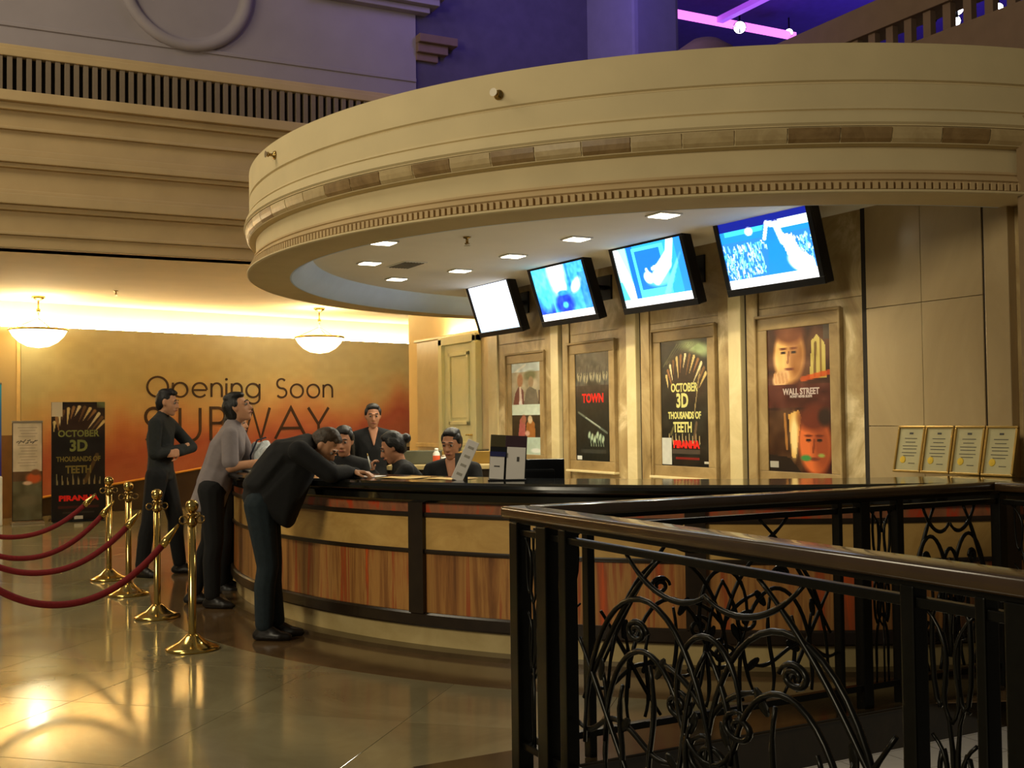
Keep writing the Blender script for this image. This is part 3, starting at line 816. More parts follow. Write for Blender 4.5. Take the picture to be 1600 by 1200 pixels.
# ------------------------------------------------------------------ televisions
def tv_picture(k):
    w, h = 96, 54
    if k == 0:
        c = Canvas(w, h, (232, 240, 255)); c.rect(0, 1, .93, 1, (190, 225, 255)); return c
    if k == 1:
        c = Canvas(w, h, (60, 165, 245)); c.rect(0, .28, .45, 1, (30, 70, 200)); c.ell(.2, .3, .3, .35, (90, 215, 255), 0, .8); c.ell(.15, .6, .12, .2, (70, 190, 250), 0, .9)
        c.ell(.47, .1, .16, .45, (250, 252, 250), .1, .5); c.ell(.48, .40, .12, .16, (250, 255, 255), 0, .4); c.rect(.66, .70, 0, .55, (40, 130, 225)); c.ell(.78, .42, .12, .10, (235, 250, 255), -.5, .5)
        c.ell(.5, .72, .17, .2, (20, 60, 190), 0, .4); c.ell(.5, .52, .10, .05, (40, 140, 235), 0, .5); c.ell(.5, .75, .05, .06, (80, 200, 255), 0, .6); c.rect(.85, 1, .2, 1, (40, 110, 235), .5); c.noise(30, 18, 22, 4)
    if k == 2:
        c = Canvas(w, h, (45, 160, 245)); c.rect(0, .22, 0, 1, (80, 200, 255)); c.rect(0, .19, 0, .55, (160, 240, 245)); c.line((.02, .12), (.17, .85), .075, (250, 255, 255)); c.rect(.20, .29, 0, 1, (20, 105, 225))
        c.rect(.27, .74, .03, .90, (80, 205, 255)); c.rect(.31, .68, .10, .74, (24, 110, 225)); c.ell(.60, .62, .16, .10, (110, 215, 250), 0, .8)
        c.line((.85, 0), (.78, .28), .05, (250, 255, 255)); c.line((.79, .22), (.63, .40), .042, (252, 255, 255)); c.line((.74, .36), (.55, .58), .07, (252, 255, 255)); c.ell(.44, .55, .07, .10, (252, 255, 255), .3, .3); c.line((.62, .38), (.52, .42), .02, (240, 255, 255)); c.line((.45, .50), (.43, .42), .02, (240, 255, 255))
        for q in range(9): c.line((.95 - q * .03, .25 + q * .07), (.72 - q * .03, .65 + q * .06), .012, (110, 215, 255), .7)
        c.rect(.9, 1, 0, 1, (30, 100, 225), .5)
    if k == 3:
        c = Canvas(w, h, (28, 130, 225)); c.rect(0, 1, .32, 1, (40, 120, 220)); c.rect(0, 1, 0, .14, (10, 24, 120)); c.rect(.05, 1, .14, .22, (60, 185, 250)); c.rect(.68, 1, .12, .24, (225, 250, 240)); c.ell(.34, .20, .045, .06, (250, 255, 250), 0, .3)
        r = np.random.RandomState(8)
        for q in range(420):
            x = r.rand(); y = .40 + r.rand() * .48
            if .46 < x < .85 and y > .4 + abs(x - .6): continue
            c.line((x, y), (x + r.uniform(-.015, .015), y - r.uniform(.02, .07)), .007, (90 + r.randint(150), 200 + r.randint(55), 250), .8)
        c.poly([(.46, .9), (.52, .50), (.49, .36), (.54, .20), (.62, .20), (.67, .42), (.74, .66), (.8, .9)], (24, 125, 225)); c.ell(.58, .25, .085, .14, (24, 120, 220), .2, .2)
        c.line((.50, .34), (.55, .15), .02, (240, 255, 255)); c.line((.55, .14), (.66, .18), .025, (250, 255, 255)); c.line((.65, .18), (.69, .42), .035, (250, 255, 255)); c.poly([(.66, .30), (.80, .36), (.86, .60), (.97, .72), (.99, .9), (.86, .88), (.72, .66), (.68, .45)], (252, 255, 252)); c.ell(.84, .76, .14, .14, (252, 255, 252), .4, .3)
    c.rect(0, 1, .875, 1, (252, 254, 255))
    return c


tvs = [(-2.405, -.40, 2.678, .008, .315), (-.704, -.52, 2.664, .032, .305), (.779, -.505, 2.664, .049, .287), (2.167, -.44, 2.685, .055, .262)]
tl = ['television showing a blank white screen, leftmost of the row above the posters', 'television with a white glow over a dark blue shape, second from the left',
      'television showing a blue and white close-up beside a window frame, third in the row', 'largest looking television at the right, a figure before a blue crowd on screen']
for k, (x, y, z, yaw, tilt) in enumerate(tvs):
    t = thing('television', tl[k], 'television', (x, y, z), yaw, 'televisions mounted above the posters')
    R = Matrix.Rotation(PI / 2 + tilt, 4, 'X')          # local XY picture plane -> facing -Y and tilted down
    R = Matrix.Rotation(tilt, 4, 'X') @ Matrix.Rotation(PI / 2, 4, 'X')
    w, h = .93, .523
    bm = bmesh.new(); box(bm, -w / 2 - .045, w / 2 + .045, -h / 2 - .055, h / 2 + .05, -.085, -.004, .012); o = finish(bm, 'case', M_BLACKPLASTIC, t); o.data.transform(R)
    for a in ((-w / 2 - .045, w / 2 + .045, h / 2, h / 2 + .05), (-w / 2 - .045, w / 2 + .045, -h / 2 - .055, -h / 2), (-w / 2 - .045, -w / 2, -h / 2, h / 2), (w / 2, w / 2 + .045, -h / 2, h / 2)):
        bm = bmesh.new(); box(bm, a[0], a[1], a[2], a[3], -.01, .012, .004); o = finish(bm, 'bezel', M_BLACKPLASTIC, t); o.data.transform(R)
    picture('screen', tv_picture(k), w, h, M_SCREEN, t, R)
    bm = bmesh.new(); box(bm, -.34, .34, -.16, .14, -.14, -.08, .015); o = finish(bm, 'rear_housing', M_BLACKPLASTIC, t); o.data.transform(R)
    back = R @ Vector((0, 0, -.13))
    bm = bmesh.new(); tube(bm, [back, Vector((back.x, back.y + .10, back.z + .04)), Vector((0, -y - .02, .06))], .025, 8); finish(bm, 'wall_arm', M_BLACKPLASTIC, t)
    B('wall_plate', M_BLACKPLASTIC, -.12, .12, -y - .035, -y, -.06, .18, t, .004)
    top = R @ Vector(((.25 if k == 2 else -.33), h / 2 + .055, -.05))
    bm = bmesh.new(); box(bm, top.x - .13, top.x + .13, top.y - .03, top.y + .03, top.z, top.z + .018, .004); finish(bm, 'top_bracket', M_SILVER, t)

# ------------------------------------------------------------------ wall posters
def face(c, x, y, r, ry, tone, dark, ang=0.0):
    c.ell(x, y, r, ry, tone, ang, .25); c.ell(x + r * .45, y + .02, r * .55, ry * .9, dark, ang, .9, .55); c.ell(x, y - ry * .82, r * 1.0, ry * .42, dark, ang, .5, .95)
    for s in (-.38, .30):
        c.ell(x + s * r, y - ry * .10, r * .16, ry * .05, (40, 20, 14), 0, .6); c.ell(x + s * r, y - ry * .24, r * .24, ry * .04, dark, 0, .8)
    c.line((x - r * .02, y - ry * .1), (x - r * .1, y + ry * .25), r * .07, dark, .6); c.ell(x - r * .02, y + ry * .48, r * .3, ry * .05, (110, 50, 36), 0, .7)


def poster_print(k):
    w, h = 70, 112
    if k == 0:
        c = Canvas(w, h, (150, 168, 160)); c.rect(0, 1, .0, .10, (190, 208, 208)); c.line((.1, .1), (.5, .02), .02, (220, 226, 220)); c.rect(0, 1, .10, .455, (170, 160, 134)); c.noise(9, 12, 26, 1)
        c.ell(.66, .14, .20, .05, (96, 100, 60), 0, .6); c.ell(.30, .19, .10, .075, (168, 112, 74), .1, .3); c.poly([(.05, .455), (.12, .33), (.26, .25), (.42, .30), (.44, .455)], (110, 50, 46)); c.poly([(.27, .26), (.33, .26), (.38, .455), (.28, .455)], (220, 200, 186)); c.ell(.68, .21, .09, .06, (150, 124, 92), 0, .3); c.poly([(.42, .455), (.52, .30), (.64, .26), (.86, .30), (.96, .455)], (106, 100, 86)); c.rect(.94, 1, .3, .455, (60, 26, 22)); c.ell(.3, .44, .05, .03, (230, 226, 220), 0, .5)
        c.rect(0, 1, .455, .57, (212, 226, 208)); c.rect(0, 1, .57, .81, (44, 36, 22)); c.poly([(.22, .81), (.28, .62), (.40, .58), (.48, .68), (.46, .81)], (184, 96, 92)); c.ell(.42, .62, .09, .05, (166, 100, 76), 0, .4); c.poly([(.48, .81), (.52, .66), (.66, .60), (.80, .66), (.82, .81)], (168, 104, 44)); c.ell(.64, .62, .08, .045, (214, 190, 150), 0, .4); c.ell(.54, .77, .08, .03, (224, 180, 160), 0, .5)
        c.rect(0, 1, .81, 1, (190, 210, 192)); c.noise(14, 40, 10, 3); c.ell(.84, .955, .18, .025, (235, 240, 230), 0, .5)
    if k == 1:
        c = Canvas(w, h, (20, 20, 18)); r = np.random.RandomState(4)
        c.rect(0, 1, 0, .36, (58, 58, 50)); c.noise(10, 14, 34, 5)
        for q in range(5): x = .12 + .19 * q; c.ell(x, .21 + .02 * (q % 2), .075, .055, (150, 144, 116), 0, .4); c.ell(x - .02, .20, .015, .01, (20, 18, 14)); c.ell(x + .03, .20, .015, .01, (20, 18, 14)); c.ell(x, .155, .085, .035, (70, 68, 58), 0, .5); c.line((x + .05, .12), (x - .03, .34), .014, (34, 32, 26), .8)
        c.rect(0, 1, .30, .40, (36, 24, 18), .8); c.rect(0, 1, .47, 1, (14, 20, 16)); c.line((.08, .55), (.92, .74), .018, (110, 120, 104), .8); c.line((.30, .60), (.72, .69), .01, (190, 200, 180), .7)
        for q in range(6): c.ell(.40 + q * .08, .76 + .02 * (q % 3), .035, .035, (170, 190, 160), .4, .6); c.line((.42 + q * .075, .77), (.46 + q * .07, .86), .014, (140, 160, 130), .8)
        c.noise(22, 34, 12, 6); c.rect(.14, .88, .89, .93, (70, 72, 66), .6); c.rect(.03, .17, .955, .995, (220, 222, 214))
    if k == 2:
        c = Canvas(w, h, (14, 14, 8)); c.ell(.75, .07, .32, .06, (150, 170, 116), .2, .9); c.noise(8, 14, 22, 7)
        for q in range(9): a = q / 8; c.line((.06 + .55 * a, .20 - .12 * a), (.36 + .45 * a, .03), .012, (110, 116, 78), .6)
        c.ell(.56, .30, .42, .20, (40, 24, 14), .2, .4)
        for q in range(13):
            a = 2.9 - q * .22; cx, cy = .54 + .43 * math.cos(a), .33 - .21 * math.sin(a); L_ = .10 + .05 * ((q * 5) % 3); c.line((cx, cy), (cx - L_ * .9 * math.cos(a) - .05, cy + .05 + L_ * .55), .026, ((214, 188, 116), (150, 100, 56), (230, 214, 160), (120, 84, 44))[q % 4], .95, .85)
        for q in range(7): c.line((.85 - .02 * q, .24 + .045 * q), (.78 - .01 * q, .33 + .045 * q), .012, (160, 140, 90), .8, .8)
        for q in range(10): c.line((.18 + .07 * q, .82), (.16 + .072 * q, .74 + .02 * (q % 2)), .014, (196, 176, 120), .9, .7)
        c.line((.2, .75), (.3, .66), .02, (120, 110, 60), .7); c.line((.75, .66), (.7, .78), .025, (120, 90, 60), .7); c.rect(0, .21, .775, .99, (196, 196, 184)); c.noise(20, 40, 8, 8); c.rect(.23, .82, .87, .905, (70, 60, 50)); c.rect(.30, .80, .925, .95, (120, 18, 12)); c.rect(.90, 1, .955, .975, (190, 186, 170))
    if k == 3:
        c = Canvas(w, h, (60, 24, 12)); c.rect(0, 1, 0, .36, (70, 34, 16)); c.noise(7, 10, 30, 9); c.poly([(.68, .36), (.72, .10), (.80, .06), (.92, .12), (.94, .36)], (190, 170, 88)); c.line((.78, .12), (.76, .34), .02, (90, 60, 24), .8); c.line((.86, .10), (.86, .34), .018, (110, 76, 30), .8); c.line((.56, .36), (1, .32), .03, (214, 84, 22), .8); c.rect(.9, 1, 0, .1, (70, 60, 50))
        face(c, .36, .19, .25, .20, (246, 190, 112), (104, 48, 20), .05); c.ell(.22, .35, .14, .06, (224, 176, 120), -.3, .3)
        for q in range(4): c.line((.12 + .06 * q, .32), (.14 + .06 * q, .37), .022, (206, 150, 96))
        c.rect(0, 1, .39, .55, (78, 26, 18), .9); c.rect(0, 1, .49, .492, (150, 110, 80), .7); c.rect(0, .55, .57, 1, (66, 36, 14)); c.noise(9, 20, 26, 10)
        c.poly([(.33, .60), (.50, .57), (.54, .62), (.44, .90), (.38, .90)], (226, 170, 80), .9); c.ell(.42, .75, .06, .14, (250, 220, 150), 0, .8); c.line((.27, .60), (.30, .84), .02, (190, 130, 60), .8)
        face(c, .74, .80, .25, .22, (222, 112, 54), (98, 36, 20), -.1); c.ell(.6, .90, .08, .02, (60, 140, 70), .0, .6); c.ell(.84, .88, .05, .012, (150, 170, 80), 0, .8); c.poly([(0, .88), (.35, .9), (.52, 1), (0, 1)], (26, 14, 8)); c.rect(.02, .16, .925, .975, (170, 164, 150)); c.ell(.9, .62, .1, .06, (40, 22, 16), 0, .6)
    return c


CREAM = mat('pale_green_poster_ink', (206, 200, 120), .5); RED = mat('red_poster_ink', (224, 30, 18), .45); GREYINK = mat('silver_poster_ink', (196, 178, 168), .5)
pw = [(-2.375, .66, 1.045, 2.065), (-.98, .64, 1.01, 2.10), (.555, .69, 1.005, 2.125), (2.02, .70, 1.005, 2.125)]
pl = ['framed film poster with pale bands and two small couples, leftmost on the marble wall', 'framed dark film poster with a red title, second from the left on the wall',
      'framed dark film poster of jaws full of teeth above the right half of the counter', 'framed brown and orange film poster with two large faces, rightmost on the wall']
for k, (x, w, z0, z1) in enumerate(pw):
    t = thing('framed_poster', pl[k], 'poster', (x, 0, 0), 0, 'framed posters on the marble wall')
    hw, m = w / 2, .13
    for a in ((-hw - m, hw + m, z1, z1 + .11), (-hw - m, hw + m, z0 - .10, z0), (-hw - m, -hw, z0, z1), (hw, hw + m, z0, z1)):
        B('stone_surround', M_SURROUND, a[0], a[1], -.035, -.012, a[2], a[3], t, .006)
    for a in ((-hw - m, hw + m, z1 + .095, z1 + .12), (-hw - m, -hw - m + .022, z0 - .1, z1 + .1), (hw + m - .022, hw + m, z0 - .1, z1 + .1)):
        B('outer_moulding', M_SURROUND, a[0], a[1], -.055, -.03, a[2], a[3], t, .008)
    B('sill', M_STRIP, -hw - m - .01, hw + m + .01, -.075, -.012, z0 - .118, z0 - .095, t, .006)
    B('backing', M_BLACKPLASTIC, -hw - .004, hw + .004, -.022, -.012, z0 - .004, z1 + .004, t)
    picture('poster_print', poster_print(k), w, z1 - z0, M_PRINT, t, stand(0, -.026, (z0 + z1) / 2))

    def T(s, fx, fy, size, m_, sx=1.0, bold=.0, par=t, hh=(z0, z1), ww=w, y=-.0275):
        return text_mesh('lettering', s, size, m_, par, stand((fx - .5) * ww, y, hh[1] - fy * (hh[1] - hh[0])), bold=bold, sx=sx)
    if k == 1: T('TOWN', .52, .425, .125, RED, 1.0, .004)
    if k == 2:
        T('OCTOBER', .50, .38, .105, CREAM, .80, .003); T('3D', .46, .485, .17, CREAM, .85, .006); T('THOUSANDS OF', .50, .60, .085, CREAM, .75, .003); T('TEETH', .46, .695, .125, CREAM, .75, .004); T('PIRANHA', .53, .83, .085, RED, 1.05, .006)
    if k == 3: T('WALL STREET', .54, .445, .068, GREYINK, .95, .002); T('MONEY NEVER SLEEPS', .54, .478, .026, GREYINK, .95, .001)

# ------------------------------------------------------------------ counter
CT = thing('ticket_counter', 'large curved ticket counter with black granite top and streaked marble panels', 'counter', (0, 0, 0))
K0, K1 = -13.5, -183.0
ring('kerb', M_KERB, [(4.2, 0), (4.60, 0), (4.60, .03), (4.2, .03)], K0, K1, 100, CT, True)
ring('plinth', M_PLINTH, [(4.2, .03), (4.475, .03), (4.475, .156), (4.2, .156)], K0, K1, 100, CT, True, True)
ring('base_band', M_DARKWOOD, [(4.2, .154), (4.515, .154), (4.522, .165), (4.52, .228), (4.51, .240), (4.2, .240)], K0, K1, 100, CT, True)
ring('core', M_DARKWOOD, [(4.36, .24), (4.485, .24), (4.485, .95), (4.36, .95)], K0, K1, 100, CT, True)
ring('upper_apron', M_GRANITE, [(4.1, .928), (4.53, .928), (4.55, .945), (4.555, .985), (4.54, 1.0), (4.1, 1.0)], K0, K1, 100, CT, True)
ring('countertop', M_GRANITE, [(3.98, 1.0), (4.60, 1.0), (4.625, 1.012), (4.63, 1.03), (4.625, 1.048), (4.60, 1.062), (3.98, 1.062)], K0, K1, 120, CT, True)
ring('work_desk', M_DARKWOOD, [(3.62, .72), (4.36, .72), (4.36, .75), (3.62, .75)], K0 - 8, K1 + 12, 90, CT, True)
pa = [-16.8 - 22.8 * k for k in range(8)]
pw2 = math.degrees(.058 / 4.5)
bnd = [K0] + pa + [K1]
for a in pa:
    if a > K1: ring('post', M_DARKWOOD, [(4.47, .236), (4.53, .236), (4.53, .93), (4.47, .93)], a + pw2, a - pw2, 4, CT, True)
for a, b in zip(bnd, bnd[1:]):
    a_, b_ = a - pw2, b + pw2
    if a_ - b_ < 1: continue
    n = max(4, int((a_ - b_) / 1.6))
    ring('strip_panel', M_REDSTRIP, [(4.48, .863), (4.495, .863), (4.495, .93), (4.48, .93)], a_, b_, n, CT, True, True)
    ring('dark_bead', M_DARKWOOD, [(4.48, .836), (4.510, .836), (4.513, .850), (4.510, .865), (4.48, .865)], a_, b_, n, CT, True)
    ring('pale_panel', M_PALEPANEL, [(4.48, .632), (4.497, .632), (4.497, .838), (4.48, .838)], a_, b_, n, CT, True, True)
    ring('dark_bead', M_DARKWOOD, [(4.48, .608), (4.510, .608), (4.513, .620), (4.510, .634), (4.48, .634)], a_, b_, n, CT, True)
    ring('marble_panel', M_STREAK, [(4.48, .236), (4.495, .236), (4.495, .610), (4.48, .610)], a_, b_, n, CT, True, True)


def polar(a, r): return (r * math.cos(math.radians(a)), CY + r * math.sin(math.radians(a)))


TOP = 1.062
# ------------------------------------------------------------------ things on the counter
cx0 = [3.225, 3.455, 3.69, 3.925]
cl = ['gilt framed certificate, leftmost of the four standing on the counter', 'gilt framed certificate, second from the left of the four on the counter', 'gilt framed certificate, third from the left, beside the rightmost one', 'gilt framed certificate, rightmost of the four standing on the counter']
for k in range(4):
    x = cx0[k] + .11
    t = thing('certificate_frame', cl[k], 'certificate', (x, -.30, TOP), 0.02, 'framed certificates on the counter')
    R = Matrix.Translation((0, 0, .0)) @ Matrix.Rotation(-.22, 4, 'X')
    w, h = .222, .31
    for a in ((-w / 2, w / 2, 0, .015), (-w / 2, w / 2, h - .015, h), (-w / 2, -w / 2 + .014, .015, h - .015), (w / 2 - .014, w / 2, .015, h - .015)):
        bm = bmesh.new(); box(bm, a[0], a[1], -.012, .008, a[2], a[3], .004); o = finish(bm, 'frame_bar', M_GILT, t); o.data.transform(R)
    bm = bmesh.new(); box(bm, -w / 2 + .01, w / 2 - .01, -.002, .006, .01, h - .01); o = finish(bm, 'certificate_sheet', mat('cream_certificate_paper', (178, 168, 124), .6), t); o.data.transform(R)
    bm = bmesh.new()
    for q, (yy, ww) in enumerate(((.255, .03), (.225, .10), (.20, .08), (.175, .12), (.155, .11), (.13, .12), (.11, .09), (.06, .05))): box(bm, -ww / 2 + (.03 if q == 7 else 0), ww / 2 + (.03 if q == 7 else 0), -.004, -.002, yy, yy + (.012 if q == 0 else .004))
    o = finish(bm, 'printed_lines', M_INK, t); o.data.transform(R)
    bm = bmesh.new(); lathe(bm, [(0, 0), (.024, 0), (.022, .003), (0, .004)], 16); o = finish(bm, 'gold_seal', mat('gold_foil', (222, 186, 60) if k != 2 else (206, 200, 150), .35, .3), t)
    o.data.transform(R @ Matrix.Translation((-.045, -.002, .085)) @ Matrix.Rotation(PI / 2, 4, 'X'))
    bm = bmesh.new(); box(bm, -.03, .03, .0, .006, 0, .22); o = finish(bm, 'easel_back', M_GROOVE, t); o.data.transform(Matrix.Translation((0, .115, 0)) @ Matrix.Rotation(.28, 4, 'X'))


def sheet(x, y, rz, w, h, m, label, cat='paper', curl=.003, z=TOP):
    bm = bmesh.new(); n = 6
    rows = [[bm.verts.new((w * (i / n - .5), h * (j / n - .5), curl * math.sin(i * 1.1) * math.sin(j * .8 + 1) + curl + .0012 * 1)) for i in range(n + 1)] for j in range(n + 1)]
    for j in range(n):
        for i in range(n): bm.faces.new((rows[j][i], rows[j][i + 1], rows[j + 1][i + 1], rows[j + 1][i]))
    g = bmesh.ops.extrude_face_region(bm, geom=list(bm.faces)); bmesh.ops.translate(bm, verts=[v for v in g['geom'] if isinstance(v, bmesh.types.BMVert)], vec=(0, 0, -.0012))
    o = finish(bm, 'paper_sheet', m, None, True, (x, y, z)); o.rotation_euler = (0, 0, rz)
    return tag(o, label, cat)


sheet(1.38, -3.36, .9, .30, .21, M_PAPER, 'white paper sheet on the counter under the leaning man')
sheet(1.70, -3.18, .7, .30, .21, M_PAPERY, 'yellowish leaflet lying on the counter before the bending woman')
sheet(2.02, -2.98, .6, .30, .20, M_PAPERY, 'yellowish leaflet lying on the counter beside the long white display strip', curl=.002)
sheet(-.02, -3.66, 0.1, .30, .21, M_PAPER, 'white paper sheet on the counter by the man in the grey polo')

VW = math.atan2(-3.0 - (-6.06), 2.4 - 8.7)         # direction from camera to the leaflets
# long white strip display leaning to the right
def rights(): return Vector((.468, .884, 0))


L = thing('strip_display', 'long slanted white strip of ticket leaflets standing on the counter', 'leaflet display', (2.19, -3.02, TOP), math.atan2(.884, .468))
R = Matrix.Rotation(.43, 4, 'Y')
bm = bmesh.new(); box(bm, -.038, .038, -.012, .002, 0, .27, .003); o = finish(bm, 'strip', M_PAPER, L); o.data.transform(R)
for q in range(4):
    bm = bmesh.new(); box(bm, -.018, .018, -.0145, -.012, .035 + q * .06, .052 + q * .06); o = finish(bm, 'printed_mark', mat('faint_grey_ink', (160, 154, 140), .7), L); o.data.transform(R)
bm = bmesh.new(); box(bm, -.03, .03, .0, .10, 0, .006, .002); box(bm, -.01, .07, .03, .036, 0, .17); finish(bm, 'acrylic_foot', mat('smoky_acrylic', (70, 70, 66), .2), L)

H_ = thing('brochure_holder', 'dark brochure holder with white leaflets standing on the counter by the monitor', 'brochure holder', (2.42, -2.78, TOP), math.atan2(.884, .468))
sl_ = Matrix.Rotation(-.16, 4, 'X')
sl2 = Matrix.Rotation(.10, 4, 'Y') @ sl_
for nm, m_, a in (('back_board', M_BLACKPLASTIC, (-.115, .115, -.004, .004, 0, .285)), ('header_print', mat('dark_olive_header', (66, 58, 24), .5), (-.115, -.02, -.007, -.003, .21, .285)), ('header_print', mat('dark_maroon_header', (52, 26, 36), .5), (-.02, .115, -.007, -.003, .21, .285)),
                  ('pocket', mat('dark_blue_header', (30, 34, 84), .4), (-.115, -.015, -.05, -.045, .145, .175)), ('leaflet', M_PAPER, (-.112, -.022, -.04, -.025, .005, .15)), ('leaflet', M_PAPER, (-.008, .108, -.03, -.012, .005, .21)), ('base', M_BLACKPLASTIC, (-.118, .118, -.055, .05, 0, .008)), ('printed_mark', M_INK, (-.085, -.05, -.042, -.04, .08, .088)), ('printed_mark', M_INK, (.055, .07, -.032, -.03, .12, .15))):
    bm = bmesh.new(); box(bm, *a, .001 if nm != 'printed_mark' else 0); o = finish(bm, nm, m_, H_)
    if nm != 'base': o.data.transform(Matrix.Rotation(.06, 4, 'Y') @ Matrix.Rotation(-.12, 4, 'X') @ Matrix.Translation((0, .03, 0)))

MO = thing('computer_monitor', 'black computer monitor seen from behind at the staff side of the counter', 'monitor', (2.09, -2.40, .75), math.atan2(.884, .468) + .08)
B('panel', M_BLACKPLASTIC, -.20, .20, -.02, .02, .11, .425, MO, .008)
B('rear_bulge', M_BLACKPLASTIC, -.13, .13, -.06, -.015, .16, .36, MO, .015)
B('screen', mat('dark_blue_screen', (30, 36, 52), .2), -.185, .185, .0195, .0215, .13, .41, MO)
bm = bmesh.new(); tube(bm, [(0, -.03, .0), (0, -.03, .2)], .022, 8); finish(bm, 'stand_neck', M_BLACKPLASTIC, MO)
B('stand_foot', M_BLACKPLASTIC, -.11, .11, -.10, .08, 0, .012, MO, .004)

# pen held by the woman with the bun
t = thing('pen', 'short pale pen held up in the hand of the woman with the bun', 'pen', (.285, -2.872, 1.065))
bm = bmesh.new(); tube(bm, [(0, 0, 0), (-.012, -.02, .10)], .0055, 8); finish(bm, 'barrel', M_WHITE, t, True)
bm = bmesh.new(); tube(bm, [(-.012, -.02, .10), (-.0145, -.0245, .122)], [.006, .002], 8); finish(bm, 'tip', M_PAPERY, t, True)

# back shelf with bottle and jars behind the staff
BS = thing('back_shelf', 'low dark shelf unit with a pale top behind the counter staff', 'shelf', (-1.10, -1.62, 0), math.radians(62))
B('carcass', M_DARKWOOD, -.50, .50, -.18, .18, 0, .98, BS, .004)
B('top_board', M_PLINTH, -.52, .52, -.20, .20, .98, 1.02, BS, .006)
B('raised_back', M_GILT, -.02, .50, .10, .18, 1.02, 1.14, BS, .01)
B('raised_back', mat('grey_green_panel', (84, 84, 66), .6), -.50, -.02, .10, .18, 1.02, 1.15, BS, .01)


def on_shelf(lx, ly): a = math.radians(62); return (-1.10 + lx * math.cos(a) - ly * math.sin(a), -1.62 + lx * math.sin(a) + ly * math.cos(a), 1.02)


t = thing('bottle', 'white bottle with an orange label on the shelf behind the staff', 'bottle', on_shelf(-.06, -.06))
bm = bmesh.new(); lathe(bm, [(0, 0), (.03, 0), (.033, .01), (.033, .105), (.02, .125), (.016, .135), (0, .135)], 18); finish(bm, 'body', M_WHITE, t, True)
bm = bmesh.new(); lathe(bm, [(.0338, .025), (.0345, .027), (.0345, .085), (.0338, .087)], 18); finish(bm, 'label', M_ORANGE, t, True)
bm = bmesh.new(); lathe(bm, [(0, .13), (.018, .13), (.018, .155), (0, .157)], 14); finish(bm, 'cap', M_WHITE, t, True)
for lx, r, hh, lb in ((.06, .036, .05, 'low white jar right of the orange labelled bottle'), (.005, .03, .075, 'small white cup just behind the orange labelled bottle')):
    t = thing('jar', lb, 'jar', on_shelf(lx, -.05 if lx > .05 else .04))
    bm = bmesh.new(); lathe(bm, [(0, 0), (r * .9, 0), (r, .008), (r, hh), (0, hh)], 16); finish(bm, 'body', M_WHITE, t, True)
    bm = bmesh.new(); lathe(bm, [(0, hh), (r * 1.04, hh), (r * 1.04, hh + .012), (0, hh + .014)], 16); finish(bm, 'lid', M_SILVER, t, True)

# crumpled clear plastic bag with a dark strap by the polo man
t = thing('plastic_bag', 'crumpled shiny clear plastic bag with a dark strap on the counter by the grey polo', 'bag', (-.17, -3.60, TOP))
bm = bmesh.new(); bmesh.ops.create_icosphere(bm, subdivisions=4, radius=1)
r = np.random.RandomState(11); fr = r.randn(14, 3) * 3.2; ph = r.rand(14) * 6
for v in bm.verts:
    d = v.co.normalized(); k = 1 + sum(.05 * math.sin(fr[q] @ np.array(d) * 1.4 + ph[q]) for q in range(14))
    v.co = Vector((d.x * .10 * k, d.y * .085 * k, max(0.002, .115 + d.z * .125 * k)))
finish(bm, 'bag_body', M_PLASTICBAG, t)
bm = bmesh.new(); tube(bm, [(.01, -.10, .03), (.03, -.115, .12), (.06, -.07, .24), (.07, 0, .26)], .014, 6, True, .4); finish(bm, 'strap', mat('dark_blue_strap', (26, 34, 52), .7), t)

# ------------------------------------------------------------------ stanchions and ropes
def make_stanchion(loc, label):
    t = thing('stanchion', label, 'stanchion', loc, 0, 'brass stanchions along the queue')
    bm = bmesh.new(); lathe(bm, [(0, 0), (.165, 0), (.170, .008), (.165, .018), (.13, .03), (.085, .052), (.05, .085), (.034, .10), (0, .10)], 36); finish(bm, 'base', M_BRASS, t, True)
    bm = bmesh.new(); lathe(bm, [(.025, .09), (.025, .845), (0, .845)], 20); finish(bm, 'pole', M_BRASS, t, True)
    bm = bmesh.new(); lathe(bm, [(0, .79), (.03, .79), (.034, .80), (.034, .815), (.026, .83), (.024, .85), (.034, .856), (.034, .864), (.018, .874), (0, .875)], 20); finish(bm, 'collar', M_BRASS_D, t, True)
    bm = bmesh.new(); lathe(bm, [(0, .868)] + [(.042 * math.sin(PI * i / 12), .912 - .042 * math.cos(PI * i / 12)) for i in range(1, 12)] + [(0, .954)], 24); finish(bm, 'ball_finial', M_BRASS, t, True)
    for s in (-1, 1):
        bm = bmesh.new(); tube(bm, [(0, s * .03, .825)] + [(0, s * (.055 + .024 * math.cos(a)), .825 + .024 * math.sin(a)) for a in [PI - .5 * i for i in range(13)]], .005, 6); finish(bm, 'hook_ring', M_BRASS_D, t, True)
    return t


